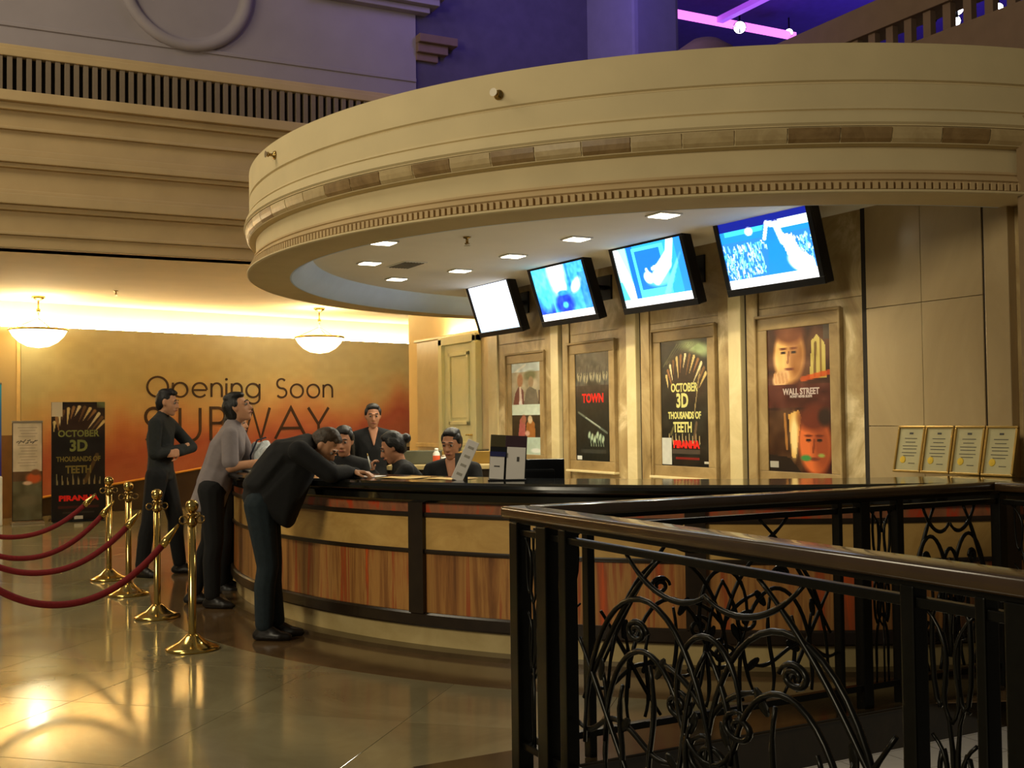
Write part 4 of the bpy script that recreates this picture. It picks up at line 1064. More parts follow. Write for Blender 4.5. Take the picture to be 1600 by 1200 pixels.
SX = [1.31, -.03, -1.30, -2.38]
SL = ['nearest and tallest looking brass stanchion, beside the leaning man', 'second nearest brass stanchion, left of the grey polo man', 'third brass stanchion from the front, in front of the standing man', 'farthest brass stanchion, near the toothy poster standee']
st0 = make_stanchion((SX[0], -4.48, 0), SL[0])
for x, lb in zip(SX[1:], SL[1:]): dup(st0, (x, -4.45, 0), 0, lb)
RY1 = -6.02
for x, w_ in zip(SX, ('nearest', 'second', 'third', 'farthest')): dup(st0, (x, RY1 + .02, 0), 0, 'brass stanchion at the outer left end of the %s rope, beyond the photo' % w_)
RL = ['nearest and lowest hanging dark red velvet rope, from the front stanchion', 'second nearest dark red velvet rope in the queue', 'third dark red velvet rope from the front', 'farthest dark red velvet rope, in front of the paper sign stand']
RY1 = -6.02
for x, zmin, lb in zip(SX, (.352, .39, .362, .44), RL):
    t = thing('barrier_rope', lb, 'rope', (x, -4.48, 0), 0, 'red velvet queue ropes')
    ya, yb = -.055 - .03, RY1 + 4.48 + .085
    yc = (ya + yb) / 2; hf = (ya - yb) / 2
    P = []
    for i in range(41):
        y = ya + (yb - ya) * i / 40; P.append((0, y, zmin + (.80 - zmin) * abs((y - yc) / hf) ** 2.1))
    bm = bmesh.new(); tube(bm, P[3:-3], .0215, 10); finish(bm, 'rope', M_ROPE, t, True)
    for seg in (P[:4], P[::-1][:4]):
        bm = bmesh.new(); tube(bm, [seg[0], seg[1], seg[2], seg[3]], [.008, .016, .026, .027], 12); finish(bm, 'brass_ferrule', M_BRASS, t, True)

# ------------------------------------------------------------------ standee, sign stand and banner by the far wall
def standee_print():
    w, h = 60, 140
    c = Canvas(w, h, (16, 12, 8)); c.noise(7, 16, 12, 2); c.rect(.85, 1, 0, .05, (120, 130, 80), .9); c.ell(.55, .16, .52, .15, (46, 26, 16), 0, .4)
    for q in range(13):
        a = 2.9 - q * .22; cx, cy = .52 + .48 * math.cos(a), .21 - .17 * math.sin(a); L_ = .10 + .05 * ((q * 5) % 3); c.line((cx, cy), (cx - L_ * .8 * math.cos(a) - .09, cy + .03 + L_ * .5), .034, ((206, 184, 120), (150, 110, 60), (214, 200, 150), (110, 80, 44))[q % 4], 1, .85)
    for q in range(9): c.line((.10 + .1 * q, .70), (.09 + .102 * q, .61 + .015 * (q % 3)), .02, (150, 136, 92), .9, .7)
    c.line((.62, .68), (.85, .45), .04, (110, 80, 34), .7); c.rect(0, 1, .70, 1, (12, 10, 9)); c.noise(12, 30, 6, 3); c.rect(.12, .88, .875, .90, (90, 24, 20), .7); c.rect(.2, .8, .93, .94, (70, 60, 54), .7)
    c.rect(0, .20, .0, .125, (196, 186, 160)); c.rect(.42, .58, .965, .995, (200, 196, 180))
    return c


PHI = math.atan2(2.14, 17.9)
SD = thing('poster_standee', 'tall dark poster standee with teeth and pale green words, by the far wall', 'standee', (-9.2, -3.89, 0), PI / 2 + .02)
B('board', M_BLACKPLASTIC, -.375, .375, -.012, .012, .02, 1.77, SD, .004)
picture('poster_print', standee_print(), .745, 1.745, M_PRINT, SD, stand(0, -.0135, .895))
for s, fy, size, m_, sx, bd in (('OCTOBER', .27, .135, mat('dull_green_poster_ink', (120, 126, 64), .5), .92, .004), ('3D', .375, .23, mat('dull_green_poster_ink', (120, 126, 64), .5), .9, .008), ('THOUSANDS OF', .485, .10, mat('olive_poster_ink', (124, 110, 50), .5), .82, .003), ('TEETH', .575, .155, mat('olive_poster_ink', (124, 110, 50), .5), .8, .005), ('PIRANHA', .815, .105, RED, 1.25, .006)):
    text_mesh('lettering', s, size, m_, SD, stand(0, -.0155, 1.77 - fy * 1.75), bold=bd, sx=sx)
B('rear_strut', M_BLACKPLASTIC, -.05, .05, .0, .02, .0, 1.2, SD, 0, Matrix.Translation((0, .40, 0)) @ Matrix.Rotation(.30, 4, 'X'))
B('foot', M_BLACKPLASTIC, -.36, .36, -.10, .42, 0, .02, SD, .004)

SG = thing('sign_stand', 'narrow sign stand with a white notice over an orange photograph, left of the standee', 'sign', (-9.25, -4.585, 0), PI / 2 + .02)
c = Canvas(44, 150, (196, 182, 154)); c.rect(0, 1, .50, .60, (92, 66, 40)); c.rect(0, 1, .60, 1, (92, 88, 62)); c.noise(6, 20, 14, 1); c.ell(.72, .57, .26, .055, (190, 86, 36), 0, .5); c.ell(.5, .62, .16, .02, (214, 180, 150), 0, .6); c.ell(.78, .51, .15, .03, (120, 74, 40), 0, .5); c.ell(.5, .80, .35, .06, (110, 100, 74), 0, .8)
for q in range(14):
    y = .05 + q * .03
    if q in (4, 5): continue
    c.line((.18 + .05 * (q % 3), y), (.82 - .06 * (q % 2), y), .012, (120, 110, 100), .6)
for q in range(9): c.line((.12 + .08 * q, .20 + .015 * math.sin(q * 2.1)), (.20 + .08 * q, .19 - .015 * math.sin(q * 2.7)), .018, (70, 62, 56), .9)
picture('notice_print', c, .39, 1.42, M_PRINT, SG, stand(0, -.0125, .76))
B('panel', M_BLACKPLASTIC, -.205, .205, -.011, .011, .04, 1.48, SG, .003)
B('top_bar', M_SILVER, -.21, .21, -.02, .02, 1.47, 1.50, SG, .004)
B('base_foot', M_SILVER, -.22, .22, -.14, .14, 0, .03, SG, .006)

BN = thing('roll_up_banner', 'blue roll-up banner on a white base, cut by the left edge of the frame', 'banner', (-9.2, -5.235, 0), PI / 2)
c = Canvas(30, 70, (30, 60, 150))
for j in range(70): c.a[j, :, :] = np.array([(40 + 20 * (1 - j / 70)), 30 + 130 * (1 - j / 70) ** 1.2, 120 + 60 * (1 - j / 70)])
c.noise(5, 8, 12, 2); picture('banner_print', c, .60, 1.33, M_PRINT, BN, stand(0, -.004, 1.37))
B('sheet_backing', M_WHITE, -.30, .30, -.002, .002, .70, 2.04, BN)
B('top_rail', M_SILVER, -.31, .31, -.012, .012, 2.03, 2.055, BN, .004)
B('pole', M_SILVER, -.015, .015, .01, .035, .05, 2.03, BN, .004)
B('base_box', M_WHITE, -.31, .31, -.09, .09, 0, .70, BN, .015)

# ------------------------------------------------------------------ wrought iron railing round the stair opening
def spiral(cx, cz, r0, r1, a0, turns, n=26):
    return [(cx + (r0 + (r1 - r0) * i / n) * math.cos(a0 + turns * 2 * PI * i / n), cz + (r0 + (r1 - r0) * i / n) * math.sin(a0 + turns * 2 * PI * i / n)) for i in range(n + 1)]


def bez(p0, p1, p2, p3, n=14):
    out = []
    for i in range(n + 1):
        t = i / n; a = (1 - t) ** 3; b = 3 * (1 - t) ** 2 * t; c = 3 * (1 - t) * t * t; d = t ** 3
        out.append((a * p0[0] + b * p1[0] + c * p2[0] + d * p3[0], a * p0[1] + b * p1[1] + c * p2[1] + d * p3[1]))
    return out


def wide_strokes(w):
    S = []
    for mir in (0, 1):
        f = (lambda x: w - x) if mir else (lambda x: x)
        q = lambda pts: [(f(x * w), z) for x, z in pts]
        S.append(q(arc(.28, .22, .24, .60, 178, 4, 22)))                       # big arch
        S.append(q(arc(.28, .24, .16, .40, 175, 20, 18)))                      # inner arch
        S.append(q(spiral(.25, .70, .040, .012, 0, 1.6) if True else []))
        S.append(q(bez((.02, .62), (.10, .46), (.16, .30), (.24, .14))))        # long diagonals
        S.append(q(bez((.03, .40), (.12, .62), (.20, .80), (.34, .965))))
        S.append(q(bez((.50, .70), (.40, .52), (.44, .30), (.36, .14))))
        S.append(q(bez((.22, .965), (.30, .84), (.42, .80), (.50, .88))))
        S.append(q(bez((.12, .14), (.10, .28), (.15, .36), (.11, .52))))        # wavy uprights
        S.append(q(bez((.18, .14), (.22, .28), (.16, .36), (.20, .50))))
        S.append(q(bez((.30, .14), (.26, .30), (.34, .36), (.30, .60))))
        S.append(q(bez((.42, .14), (.46, .26), (.40, .36), (.45, .46))))
        S.append(q(spiral(.40, .50, .05, .012, 2.0, -1.5)))
        S.append(q(bez((.0, .30), (.08, .24), (.10, .40), (.20, .36)) + bez((.20, .36), (.27, .33), (.30, .26), (.38, .30))[1:]))
        S.append(q(bez((.36, .62), (.42, .60), (.47, .56), (.50, .48))))
    S.append([(x * w, z) for x, z in arc(.5, .55, .10, .20, 0, 360, 26)])
    S.append([(x * w, z) for x, z in spiral(.5, .36, .075, .015, 1.57, 1.7)])
    return S


def narrow_strokes(w):
    S = []
    for mir in (0, 1):
        f = (lambda x: w - x) if mir else (lambda x: x)
        q = lambda pts: [(f(x * w), z) for x, z in pts]
        S.append(q(bez((.05, .97), (.8, .86), (.1, .78), (.5, .70)))); S.append(q(bez((.1, .66), (.7, .58), (.0, .50), (.5, .40))))
        S.append(q(bez((.25, .12), (.3, .3), (.15, .36), (.5, .46)))); S.append(q(spiral(.3, .86, .22, .05, 0, 1.3, 16)))
        S.append(q(spiral(.3, .55, .2, .05, 2, -1.3, 16)))
    S.append([(.5 * w, .12), (.5 * w, .44)])
    return S


SCROLLS = {}


def scroll_meshes(kind, w):
    key = (kind, round(w, 3))
    if key not in SCROLLS:
        L_ = []
        for i, s in enumerate((wide_strokes if kind == 'w' else narrow_strokes)(w)):
            bm = bmesh.new(); rr = .0105 if kind == 'w' else .007
            dy = ((i * 7) % 5 - 2) * .003
            n = len(s); tube(bm, [(x, dy, min(max(z, .115), .975)) for x, z in s], [rr * (1 if 2 < k < n - 3 else .75) for k in range(n)], 6)
            me = bpy.data.meshes.new('scroll'); bmesh.ops.recalc_face_normals(bm, faces=bm.faces); bm.to_mesh(me); bm.free(); me.materials.append(M_IRON)
            me.polygons.foreach_set('use_smooth', [True] * len(me.polygons)); L_.append(me)
        if kind == 'w':        # leaf ornaments
            for mir in (0, 1):
                for (x, z, an, sz) in ((.20, .36, .6, .05), (.38, .30, -.5, .05), (.45, .46, 1.1, .045), (.34, .60, .9, .05), (.11, .53, 1.4, .045)):
                    bm = bmesh.new(); bmesh.ops.create_icosphere(bm, subdivisions=2, radius=1)
                    bmesh.ops.transform(bm, matrix=Matrix.Translation((((1 - x) if mir else x) * w, 0, z)) @ Matrix.Rotation(an if mir else -an, 4, 'Y') @ Matrix.Diagonal((sz, .007, sz * .42, 1)), verts=bm.verts)
                    me = bpy.data.meshes.new('leaf'); bm.to_mesh(me); bm.free(); me.materials.append(M_IRON); L_.append(me)
        SCROLLS[key] = L_
    return SCROLLS[key]


def run(root, length, posts, panels, ends=(0, 0)):
    """railing run along local x from the root; posts = [(x, width)], panels = [(x0, x1, kind)]"""
    bm = bmesh.new(); box(bm, -ends[0], length + ends[1], -.062, .062, 1.036, 1.084, .012); finish(bm, 'top_rail', M_RAILWOOD, root, True)
    B('under_rail', M_IRON, -ends[0], length, -.022, .022, 1.015, 1.037, root, .003)
    B('mid_rail', M_IRON, 0, length, -.016, .016, .965, .992, root, .004)
    B('bottom_rail', M_IRON, 0, length, -.018, .018, .095, .125, root, .004)
    for x, w in posts: B('post', M_IRON, x - w / 2, x + w / 2, -w / 2 if w > .05 else -.025, w / 2 if w > .05 else .025, .004, 1.02, root, .005)
    for x0, x1, kind in panels:
        for me in scroll_meshes(kind, x1 - x0):
            link('leaf' if me.name.startswith('leaf') else 'scroll', me, None, root, loc=(x0, 0, 0))


NX, NY = 4.56, -3.835
rn = thing('railing', 'near run of dark wrought iron railing with wooden top rail, lower right foreground', 'railing', (NX, NY, 0), 0)
run(rn, 4.7, [(-.01, .068), (.232, .080), (.375, .055), (2.08, .045), (2.30, .03), (2.40, .06), (4.1, .045), (4.4, .06)], [(.03, .19, 'n'), (.43, 2.04, 'w'), (2.115, 2.28, 'n'), (2.45, 4.06, 'w')], (.066, 0))
rf = thing('railing', 'far run of dark wrought iron railing before the counter, rising to the right edge', 'railing', (NX, NY + .064, 0), PI / 2)
run(rf, 2.84, [(.26, .035), (1.68, .025), (1.84, .06), (2.08, .045), (2.83, .06)], [(.02, .24, 'n'), (.29, 1.66, 'w'), (1.885, 2.05, 'n'), (2.12, 2.78, 'w')], (-.0, 0))
r3 = thing('railing', 'short return of the dark iron railing at the far right end of the stair opening', 'railing', (NX + .064, NY + .064 + 2.84 - .062, 0), 0)
run(r3, 3.6, [(.25, .04), (1.8, .06), (2.05, .06)], [(.05, .23, 'n'), (.29, 1.76, 'w'), (1.84, 2.0, 'n'), (2.1, 3.56, 'w')])


# ------------------------------------------------------------------ people
SPH = None


def sph_dirs():
    global SPH
    if SPH is None:
        b = bmesh.new(); bmesh.ops.create_icosphere(b, subdivisions=2, radius=1); SPH = [v.co.copy() for v in b.verts]; b.free()
    return SPH


def hull(bm, blobs):
    """convex hull of ellipsoids; blob = (centre, radius | (rx, ry, rz), optional 3x3 axes)"""
    vs = []
    for bl in blobs:
        c = Vector(bl[0]); r = bl[1]; r = (r, r, r) if not isinstance(r, (tuple, list)) else r; Mx = bl[2] if len(bl) > 2 else None
        for d in sph_dirs():
            p = Vector((d.x * r[0], d.y * r[1], d.z * r[2]))
            if Mx is not None: p = Mx @ p
            vs.append(bm.verts.new(c + p))
    g = bmesh.ops.convex_hull(bm, input=vs)
    dead = [e for e in set(g['geom_interior']) | set(g['geom_unused']) if isinstance(e, bmesh.types.BMVert) and e.is_valid]
    if dead: bmesh.ops.delete(bm, geom=dead, context='VERTS')


def skin(name, hulls, m, voxel, parent, smooth_n=4):
    """one continuous surface: union of the hulls by voxel remesh, then smoothed"""
    bm = bmesh.new()
    for hl in hulls: hull(bm, hl)
    bmesh.ops.recalc_face_normals(bm, faces=bm.faces)
    me = bpy.data.meshes.new('t'); bm.to_mesh(me); bm.free()
    o = bpy.data.objects.new('t', me); COL.objects.link(o)
    md = o.modifiers.new('r', 'REMESH'); md.mode = 'VOXEL'; md.voxel_size = voxel; md.use_smooth_shade = True
    ms = o.modifiers.new('s', 'SMOOTH'); ms.iterations = smooth_n; ms.factor = .5
    dg = bpy.context.evaluated_depsgraph_get(); dg.update()
    res = bpy.data.meshes.new_from_object(o.evaluated_get(dg)); res.name = name
    bpy.data.objects.remove(o); bpy.data.meshes.remove(me)
    return link(name, res, m, parent, True)


def axes(z, y):
    z = Vector(z).normalized(); y = Vector(y); y = (y - z * y.dot(z)).normalized(); x = y.cross(z)
    return Matrix((x, y, z)).transposed()


def hand_hulls(wr, d, n, side, curl=.35, s=1.0):
    """palm, four unequal bent fingers and a side thumb. d = finger direction, n = palm side normal, side = +1 if thumb lies along d x n"""
    d = Vector(d).normalized(); n = Vector(n); n = (n - d * n.dot(d)).normalized(); t = d.cross(n) * side
    wr = Vector(wr); H = [[(wr, .024 * s), (wr + d * .045 * s + t * .022 * s, (.017 * s)), (wr + d * .045 * s - t * .022 * s, .017 * s)],
                          [(wr + d * .04 * s + t * .026 * s, .015 * s), (wr + d * .04 * s - t * .026 * s, .014 * s), (wr + d * .088 * s + t * .028 * s, .0125 * s), (wr + d * .082 * s - t * .030 * s, .0115 * s)]]
    for i, (off, L, r) in enumerate(((.029, .070, .0092), (.0095, .078, .0095), (-.010, .072, .0092), (-.029, .057, .0082))):
        p = wr + d * (.086 - .003 * abs(i - 1)) * s + t * off * s; a = curl * .55; dd = d
        for q, k in enumerate((.45, .31, .24)):
            a += curl * (.35 if q == 0 else .9)
            v = d * math.cos(a) + n * math.sin(a) + t * off * .9
            e = p + v.normalized() * L * k * s; H.append([(p, r * s * (1 - .08 * q)), (e, r * s * (.92 - .08 * q))]); p = e
    b = wr + d * .028 * s + t * .030 * s; m_ = b + (d * .55 + t * .75 + n * .35).normalized() * .042 * s; e = m_ + (d * .85 + t * .25 + n * .4).normalized() * .034 * s
    H += [[(wr + d * .015 * s + t * .012 * s, .016 * s), (b, .0135 * s)], [(b, .0125 * s), (m_, .0108 * s)], [(m_, .0105 * s), (e, .0085 * s)]]
    return H


def head_hulls(c, Mx, s=1.0):
    P = lambda x, y, z: Vector(c) + Mx @ Vector((x * s, y * s, z * s))
    H = [[(P(-.012, 0, .030), (.092 * s, .073 * s, .086 * s), Mx), (P(.030, 0, -.02), (.060 * s, .062 * s, .075 * s), Mx)],
         [(P(.030, 0, -.02), (.060 * s, .060 * s, .07 * s), Mx), (P(.058, 0, -.088), (.026 * s, .030 * s, .022 * s), Mx), (P(.005, 0, -.06), (.05 * s, .055 * s, .04 * s), Mx)],
         [(P(.088, 0, .012), .008 * s), (P(.108, 0, -.024), .0105 * s), (P(.085, .012, -.028), .009 * s), (P(.085, -.012, -.028), .009 * s)],
         [(P(.080, .02, -.055), .010 * s), (P(.080, -.02, -.055), .010 * s), (P(.088, 0, -.052), .009 * s)],
         [(P(.080, .034, .030), .010 * s), (P(.080, -.034, .030), .010 * s), (P(.087, 0, .03), .008 * s)]]
    for y in (1, -1): H.append([(P(-.004, y * .072, .012), (.017 * s, .008 * s, .028 * s), Mx), (P(.004, y * .070, -.012), (.011 * s, .008 * s, .014 * s), Mx)])
    return H, P


def seg(a, ra, b, rb): return [(a, ra), (b, rb)]


def person(label, loc, heading, J, cloth, sc=1.0, skin_m=None, hair_m=None, sleeve=1.0, hair='short', shirt_extra=(), group=None, shoe_m=None, trouser_m=None, head_yaw=0, head_pitch=0, head_roll=0, shirt_len=.0, vneck=False, collar=True, hands=None, female=False, legs=True, shirt_name='shirt', fat=1.0):
    """J: joints in local metres (x ahead, y left, z up) before scaling"""
    skin_m = skin_m or M_SKIN; hair_m = hair_m or M_HAIR
    root = thing('person', label, 'person', loc, heading, group)
    V = {k: Vector(v) * sc for k, v in J.items()}
    # body axes
    tdir = (V['chest'] - V['pelvis']).normalized(); ydir = (V['shL'] - V['shR'])
    T = axes(tdir, ydir); yP = axes(tdir, V['hipL'] - V['hipR'])
    w = .93 if female else 1.0
    Hd, P = head_hulls(V['head'], Matrix.Rotation(head_yaw, 3, 'Z') @ Matrix.Rotation(head_pitch, 3, 'Y') @ Matrix.Rotation(head_roll, 3, 'X'), sc * 1.02)
    waist = V['pelvis'] * .55 + V['chest'] * .45 if 'waist' not in V else V['waist']

    def torso(g, fatk=1.0):
        g *= sc
        k = fat * fatk
        return [[(V['pelvis'], (.105 * k * sc + g, .150 * w * sc + g, .10 * sc + g), yP), (waist, (.095 * k * sc + g, .130 * w * sc + g, .09 * sc + g), T)],
                [(waist, (.095 * k * sc + g, .130 * w * sc + g, .09 * sc + g), T), (V['chest'], (.108 * k * sc + g, .160 * w * sc + g, .11 * sc + g), T)],
                [(V['chest'], (.105 * k * sc + g, .155 * w * sc + g, .10 * sc + g), T), (V['shL'] * .85 + V['shR'] * .15, .060 * sc + g), (V['shR'] * .85 + V['shL'] * .15, .060 * sc + g), (V['neck'], .050 * sc + g)],
                [(V['neck'], .055 * sc + g), (V['shL'], .050 * w * sc + g)], [(V['neck'], .055 * sc + g), (V['shR'], .050 * w * sc + g)]]

    def arm(S, g, upto=1.0, inset=0):
        g *= sc; out = []
        sh, el, wr = V['sh' + S], V['el' + S], V['wr' + S]
        if upto < .5:
            e = sh.lerp(el, upto * 2); out.append(seg(sh, .052 * w * sc + g, e, .048 * w * sc + g * 1.5))
        else:
            out.append(seg(sh, .052 * w * sc + g, el, .042 * w * sc + g)); e = el.lerp(wr, (upto - .5) * 2)
            out.append(seg(el, .041 * w * sc + g, e, .029 * w * sc + g))
        return out

    def leg(S, g, cuff=1.0):
        g *= sc; hp, kn, an = V['hip' + S], V['kn' + S], V['an' + S]
        calf = kn.lerp(an, .3) + Vector((-.012 * sc, 0, 0))
        e = kn.lerp(an, cuff)
        return [seg(hp, .088 * sc + g, kn, .056 * sc + g), [(kn, .055 * sc + g), (calf, .054 * sc + g)], [(calf, .054 * sc + g), (e, .040 * sc + g * 1.2)]]

    def foot(S, g):
        g *= sc; an = V['an' + S]; d = (V['toe' + S] - an); d.z = 0; d.normalize(); gz = an.z - .078 * sc
        heel = Vector((an.x, an.y, gz + .034 * sc)) - d * .045 * sc; ball = Vector((an.x, an.y, gz + .030 * sc)) + d * .11 * sc; toe = Vector((an.x, an.y, gz + .024 * sc)) + d * .165 * sc
        pr = Vector((-d.y, d.x, 0))
        return [[(heel, .028 * sc + g), (ball + pr * .018 * sc, .022 * sc + g), (ball - pr * .018 * sc, .022 * sc + g)], [(ball + pr * .018 * sc, .024 * sc + g), (ball - pr * .018 * sc, .022 * sc + g), (toe, .018 * sc + g)], [(an, .036 * sc + g), (heel, .028 * sc + g), (ball, .022 * sc + g)]]

    # body: one continuous surface
    hs = torso(0) + Hd + [[(V['neck'], .054 * sc * w), (P(-.012, 0, -.055), .050 * sc * w)]]
    for S in 'LR':
        hs += arm(S, 0)
        hd = (V['wr' + S] - V['el' + S]).normalized()
        hh = (hands or {}).get(S, {})
        hs += hand_hulls(V['wr' + S], hh.get('d', hd), hh.get('n', (0, -1 if S == 'L' else 1, -.3)), hh.get('t', 1 if S == 'L' else -1), hh.get('curl', .5), sc * (.93 if female else 1.0))
        hs += leg(S, 0) + foot(S, 0)
    skin('body', hs, skin_m, .0068, root, 3)
    # clothing
    upto = {0: .5, 1: 1.0}.get(sleeve, sleeve)
    cl_ = torso(.013)
    if shirt_len: # hem below the pelvis
        dn = (V['pelvis'] - V['chest']).normalized()
        cl_.append([(V['pelvis'], (.11 * sc * fat, .158 * w * sc, .10 * sc), yP), (V['pelvis'] + dn * shirt_len * sc, (.11 * sc * fat, .162 * w * sc, .03 * sc), yP)])
    for S in 'LR': cl_ += arm(S, .013, upto)
    if collar: cl_.append([(V['neck'], .060 * sc * w), (V['neck'].lerp(P(-.012, 0, -.055), .45), .057 * sc * w)])
    cl_ += [[(Vector(b[0]) * sc, tuple(x * sc for x in b[1]) if isinstance(b[1], tuple) else b[1] * sc) for b in hl] for hl in shirt_extra]
    skin(shirt_name, cl_, cloth, .011, root, 4)
    if vneck:
        f = Vector((1, 0, 0)); c0 = V['neck'] + Vector((.052 * sc, 0, .022 * sc))
        tip = V['chest'] + T @ Vector((.118 * sc, 0, .045 * sc))
        skin('neckline_skin', [[(c0 + Vector((0, .030 * sc, .01)), .020 * sc), (c0 + Vector((0, -.030 * sc, .01)), .020 * sc), (tip, .006 * sc)]], skin_m, .005, root, 2)
    tr = [[(V['pelvis'], (.115 * sc * fat, .158 * w * sc, .10 * sc), yP), (V['hipL'], .096 * sc), (V['hipR'], .096 * sc)]]
    for S in 'LR': tr += leg(S, .019, .93)
    skin('trousers', tr, trouser_m or M_TROUSER, .011, root, 4)
    for S in 'LR': skin('shoe', foot(S, .009), shoe_m or M_SHOE, .009, root, 2)
    # hair
    hr = [[(P(-.022, 0, .042), (.092 * sc, .080 * sc, .086 * sc)), (P(-.040, 0, .0), (.07 * sc, .076 * sc, .07 * sc))], [(P(.008, 0, .092), (.058 * sc, .062 * sc, .032 * sc)), (P(-.03, 0, .09), (.07 * sc, .07 * sc, .045 * sc))]]
    if hair == 'short': hr.append([(P(.060, .015, .100), .020 * sc), (P(.02, 0, .108), .034 * sc), (P(.056, -.025, .098), .020 * sc)]); hr.append([(P(-.05, 0, -.05), (.045 * sc, .058 * sc, .03 * sc)), (P(-.05, 0, .0), (.055 * sc, .07 * sc, .05 * sc))])
    if hair == 'thick': hr += [[(P(-.05, 0, -.06), (.055 * sc, .068 * sc, .04 * sc)), (P(-.04, 0, .03), (.085 * sc, .084 * sc, .08 * sc))], [(P(.050, 0, .100), (.03 * sc, .05 * sc, .022 * sc)), (P(.0, 0, .10), (.07 * sc, .07 * sc, .04 * sc))]] + [[(P(.005, s * .070, .03), (.02 * sc, .012 * sc, .035 * sc))] for s in (1, -1)]
    if hair == 'bun': hr += [[(P(-.118, 0, .030), (.042 * sc, .046 * sc, .042 * sc)), (P(-.095, 0, .03), .03 * sc)], [(P(-.05, 0, -.03), (.05 * sc, .064 * sc, .04 * sc)), (P(-.06, 0, .03), (.05 * sc, .07 * sc, .06 * sc))], [(P(.034, .030, .092), .022 * sc), (P(.034, -.030, .092), .022 * sc), (P(0, 0, .085), .045 * sc)]]
    if hair == 'tied': hr += [[(P(-.115, 0, -.005), .038 * sc), (P(-.125, 0, -.06), .028 * sc)], [(P(.034, .034, .092), .022 * sc), (P(.034, -.034, .092), .022 * sc), (P(0, 0, .085), .045 * sc)], [(P(-.05, 0, -.035), (.045 * sc, .060 * sc, .04 * sc)), (P(-.05, 0, .03), (.05 * sc, .07 * sc, .06 * sc))]]
    if hair == 'long': hr += [[(P(-.05, 0, -.03), (.06 * sc, .080 * sc, .06 * sc)), (P(-.06, 0, -.17), (.04 * sc, .075 * sc, .05 * sc))], [(P(.042, .03, .09), .026 * sc), (P(.042, -.03, .09), .026 * sc), (P(0, 0, .09), .05 * sc)]]
    if female: hr += [[(P(.004, q * .066, .050), (.032 * sc, .018 * sc, .040 * sc)), (P(-.03, q * .066, .02), (.03 * sc, .018 * sc, .05 * sc))] for q in (1, -1)]
    skin('hair', hr, hair_m, .0072, root, 2)
    # face
    Mx = Matrix.Rotation(head_yaw, 3, 'Z') @ Matrix.Rotation(head_pitch, 3, 'Y') @ Matrix.Rotation(head_roll, 3, 'X')
    for y in (1, -1):
        bm = bmesh.new(); bmesh.ops.create_uvsphere(bm, u_segments=10, v_segments=8, radius=.0105 * sc, matrix=Matrix.Translation(P(.0800, y * .031, .012)))
        e = finish(bm, 'eye', M_EYEW, root, True)
        bm = bmesh.new(); bmesh.ops.create_uvsphere(bm, u_segments=8, v_segments=6, radius=.0072 * sc, matrix=Matrix.Translation(P(.0850, y * .0305, .012))); finish(bm, 'iris', M_IRIS, e, True)
        bm = bmesh.new(); hull(bm, [(P(.0895, y * .016, .0365), .0038 * sc), (P(.0875, y * .034, .0385), .0045 * sc), (P(.079, y * .047, .032), .003 * sc)]); finish(bm, 'eyebrow', hair_m, root, True)
    bm = bmesh.new(); hull(bm, [(P(.0855, .020, -.055), .0035 * sc), (P(.0975, 0, -.0535), .0065 * sc), (P(.0855, -.020, -.055), .0035 * sc)]); finish(bm, 'mouth', M_LIP, root, True)
    return root


BASE = dict(pelvis=(0, 0, .95), chest=(.0, 0, 1.27), neck=(-.012, 0, 1.445), head=(.012, 0, 1.60), shL=(-.01, .185, 1.40), shR=(-.01, -.185, 1.40), hipL=(0, .09, .92), hipR=(0, -.09, .92),
            knL=(.015, .10, .50), knR=(.015, -.10, .50), anL=(-.02, .105, .08), anR=(-.02, -.105, .08), toeL=(.14, .13, .03), toeR=(.14, -.13, .03),
            elL=(-.03, .235, 1.12), elR=(-.03, -.235, 1.12), wrL=(.06, .22, .88), wrR=(.06, -.22, .88))


def pose(**k): d = dict(BASE); d.update(k); return d


HR = math.atan2(.884, .468)             # heading that points to the right of the picture
# standing man with folded arms
person('man in a dark shirt standing with folded arms behind the ropes, left of the queue', (-2.40, -3.98, 0), HR - .05,
       pose(anL=(.13, .14, .08), toeL=(.29, .17, .03), anR=(-.13, -.13, .08), toeR=(.02, -.17, .03), knR=(-.06, -.12, .50), knL=(.10, .12, .50), pelvis=(.0, 0, .95), hipL=(.0, .09, .92), hipR=(.0, -.09, .92), chest=(.0, 0, 1.27), neck=(.01, 0, 1.445), head=(.065, 0, 1.585),
            shL=(.02, .185, 1.395), shR=(.02, -.185, 1.395), elL=(.215, .235, 1.17), elR=(.03, -.235, 1.12), wrL=(.185, -.02, 1.13), wrR=(.20, .05, 1.17)),
       M_CHARCOAL, 1.03, sleeve=1.0, hair='short', head_pitch=.14, shirt_len=.06, shoe_m=M_SHOE,
       hands=dict(L=dict(d=(-.2, -1, -.05), n=(-1, .2, 0), curl=.5), R=dict(d=(.25, 1, .1), n=(-1, .1, 0), curl=.5)))
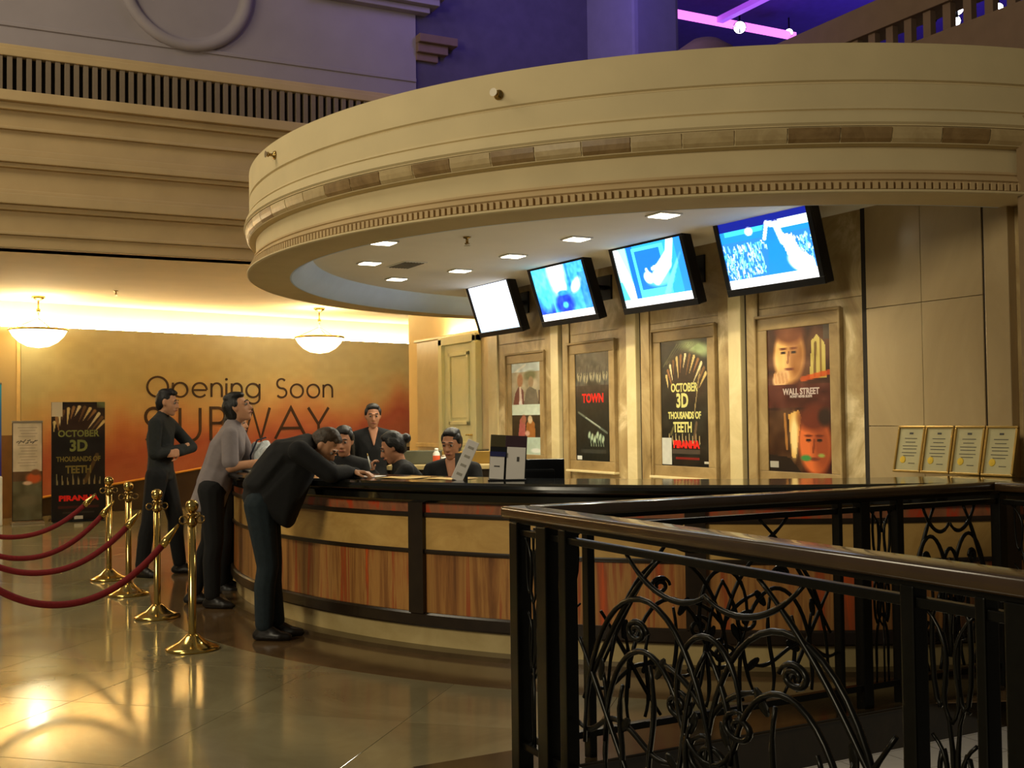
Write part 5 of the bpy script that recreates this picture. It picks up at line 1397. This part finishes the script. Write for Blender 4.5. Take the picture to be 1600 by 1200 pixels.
# man in the grey polo leaning on the counter
person('man in a grey polo shirt leaning on the counter and looking up to the right', (-.36, -4.03, 0), HR,
       pose(pelvis=(.08, 0, .95), hipL=(.08, .09, .92), hipR=(.08, -.09, .92), waist=(.12, 0, 1.09), chest=(.19, 0, 1.25), neck=(.225, 0, 1.42), head=(.275, 0, 1.56), shL=(.225, .19, 1.37), shR=(.255, -.19, 1.355),
            knL=(.02, .10, .50), knR=(.11, -.12, .50), anL=(-.12, .12, .08), toeL=(.04, .14, .03), anR=(.09, -.11, .08), toeR=(.24, -.14, .03),
            elL=(.30, .30, 1.125), elR=(.275, -.25, 1.105), wrL=(.44, .21, 1.115), wrR=(.47, -.15, 1.135)),
       M_POLO, .995, sleeve=.42, hair='thick', head_pitch=-.28, head_yaw=-.10, shirt_len=.20, fat=1.22,
       hands=dict(L=dict(d=(1, -.1, 0), n=(0, 0, -1), t=1, curl=.25), R=dict(d=(1, .3, .05), n=(0, 0, -1), t=-1, curl=.25)))
# man in a black jacket bent over the counter
person('man in a black jacket and dark jeans bent low over the counter', (1.22, -3.95, 0), HR + .05,
       pose(pelvis=(-.05, 0, .93), hipL=(-.05, .09, .90), hipR=(-.05, -.09, .90), waist=(.0, 0, 1.09), chest=(.115, 0, 1.21), neck=(.255, 0, 1.30), head=(.36, 0, 1.275), shL=(.225, .20, 1.255), shR=(.225, -.20, 1.255),
            knL=(.0, .07, .49), knR=(.0, -.075, .49), anL=(.03, .055, .08), toeL=(.19, .07, .03), anR=(-.03, -.065, .08), toeR=(.12, -.09, .03),
            elL=(.40, .30, 1.085), elR=(.44, -.21, 1.095), wrL=(.57, .06, 1.09), wrR=(.545, -.03, 1.10)),
       M_BLACKCLOTH, 1.0, sleeve=1.0, hair='short', hair_m=M_HAIRG, head_pitch=.72, head_yaw=-.22, trouser_m=M_JEANS, shirt_name='jacket', shirt_len=.04, fat=1.2,
       shirt_extra=([((.20, 0, 1.16), (.13, .18, .11)), ((.125, 0, .80), (.05, .16, .07)), ((-.03, 0, .92), (.13, .18, .08))], [((.14, 0, 1.25), (.12, .18, .08)), ((.22, 0, 1.29), (.08, .16, .07)), ((-.04, 0, 1.03), (.14, .175, .10))],
                    [((.225, -.20, 1.25), .075), ((.43, -.21, 1.10), .062)], [((.43, -.21, 1.10), .062), ((.52, -.06, 1.11), .045)]),
       hands=dict(L=dict(d=(1, -.5, 0), n=(0, 0, -1), t=1, curl=.4), R=dict(d=(1, .2, 0), n=(0, 0, -1), t=-1, curl=.4)))
# person almost hidden behind the polo man
person('person in black almost hidden behind the man in the grey polo', (-1.02, -3.70, 0), HR,
       pose(neck=(.06, 0, 1.43), chest=(.04, 0, 1.26), head=(.10, 0, 1.56), shL=(.05, .18, 1.37), shR=(.05, -.18, 1.37), elL=(.17, .24, 1.12), elR=(.17, -.23, 1.12), wrL=(.40, .14, 1.15), wrR=(.40, -.12, 1.15)),
       M_BLACKCLOTH, .915, hair='short', hands=dict(L=dict(n=(0, 0, -1), t=1, curl=.3), R=dict(n=(0, 0, -1), t=-1, curl=.3)))
# staff
person('woman in a black V-neck jacket standing at the back behind the counter', (-1.19, -2.29, 0), -.30,
       pose(), M_BLACKCLOTH, .925, M_SKIN2, hair='tied', vneck=True, collar=False, female=True, head_pitch=.1)
SIT = dict(pelvis=(0, 0, .60), hipL=(.02, .09, .575), hipR=(.02, -.09, .575), knL=(.42, .11, .56), knR=(.42, -.11, .56), anL=(.38, .11, .08), anR=(.38, -.11, .08), toeL=(.55, .13, .03), toeR=(.55, -.13, .03),
           chest=(.04, 0, .92), neck=(.05, 0, 1.09), head=(.08, 0, 1.245), shL=(.04, .175, 1.05), shR=(.04, -.175, 1.05), elL=(.14, .23, .82), elR=(.14, -.23, .82), wrL=(.36, .12, .79), wrR=(.36, -.12, .79))


def sit(**k): d = dict(SIT); d.update(k); return d


def stool(x, y, label):
    t = thing('stool', label, 'stool', (x, y, 0), 0, 'stools behind the counter')
    bm = bmesh.new(); lathe(bm, [(0, .43), (.17, .43), (.185, .45), (.18, .485), (.15, .495), (0, .495)], 24); finish(bm, 'seat', M_BLACKPLASTIC, t, True)
    bm = bmesh.new(); lathe(bm, [(0, .04), (.03, .04), (.03, .44), (0, .44)], 12); finish(bm, 'column', M_SILVER, t, True)
    for k in range(5):
        a = k * 2 * PI / 5; bm = bmesh.new(); tube(bm, [(0, 0, .06), (.24 * math.cos(a), .24 * math.sin(a), .025)], [.022, .018], 8); finish(bm, 'foot_spoke', M_SILVER, t)


def staff(label, hx, hy, heading, J, sc, stool_label, **k):
    hv = Vector(J['head']) * sc; c, s = math.cos(heading), math.sin(heading)
    bx, by = hx - (hv.x * c - hv.y * s), hy - (hv.x * s + hv.y * c)
    person(label, (bx, by, 0), heading, J, M_BLACKCLOTH, sc, M_SKIN2, female=True, legs=True, collar=False, **k)
    stool(bx - .02 * c, by - .02 * s, stool_label)


staff('woman with her hair in a bun bending over the desk, hand raised', .28, -2.68, HR + PI + .12,
      sit(chest=(.10, 0, .90), neck=(.19, 0, 1.055), head=(.25, 0, 1.20), shL=(.155, .175, 1.03), shR=(.155, -.175, 1.03), elL=(.30, .18, .87), wrL=(.41, .04, 1.005), elR=(.26, -.25, .84), wrR=(.44, -.12, .80)),
      1.02, 'black swivel stool under the woman with the bun', hair='bun', head_pitch=.40, hands=dict(L=dict(d=(.1, -.2, 1), n=(-1, 0, 0), t=1, curl=.9)))
staff('woman with pulled back dark hair looking out beside the white strip display', .52, -2.28, -.62, sit(), 1.0, 'black swivel stool under the woman beside the strip display', hair='tied', head_pitch=.2, head_yaw=-.2, vneck=True)
staff('woman with long dark hair seated behind the leaning man, partly hidden by his head', -.16, -2.94, -.55, sit(), 1.02, 'black swivel stool under the long haired woman', hair='long', head_pitch=.15)
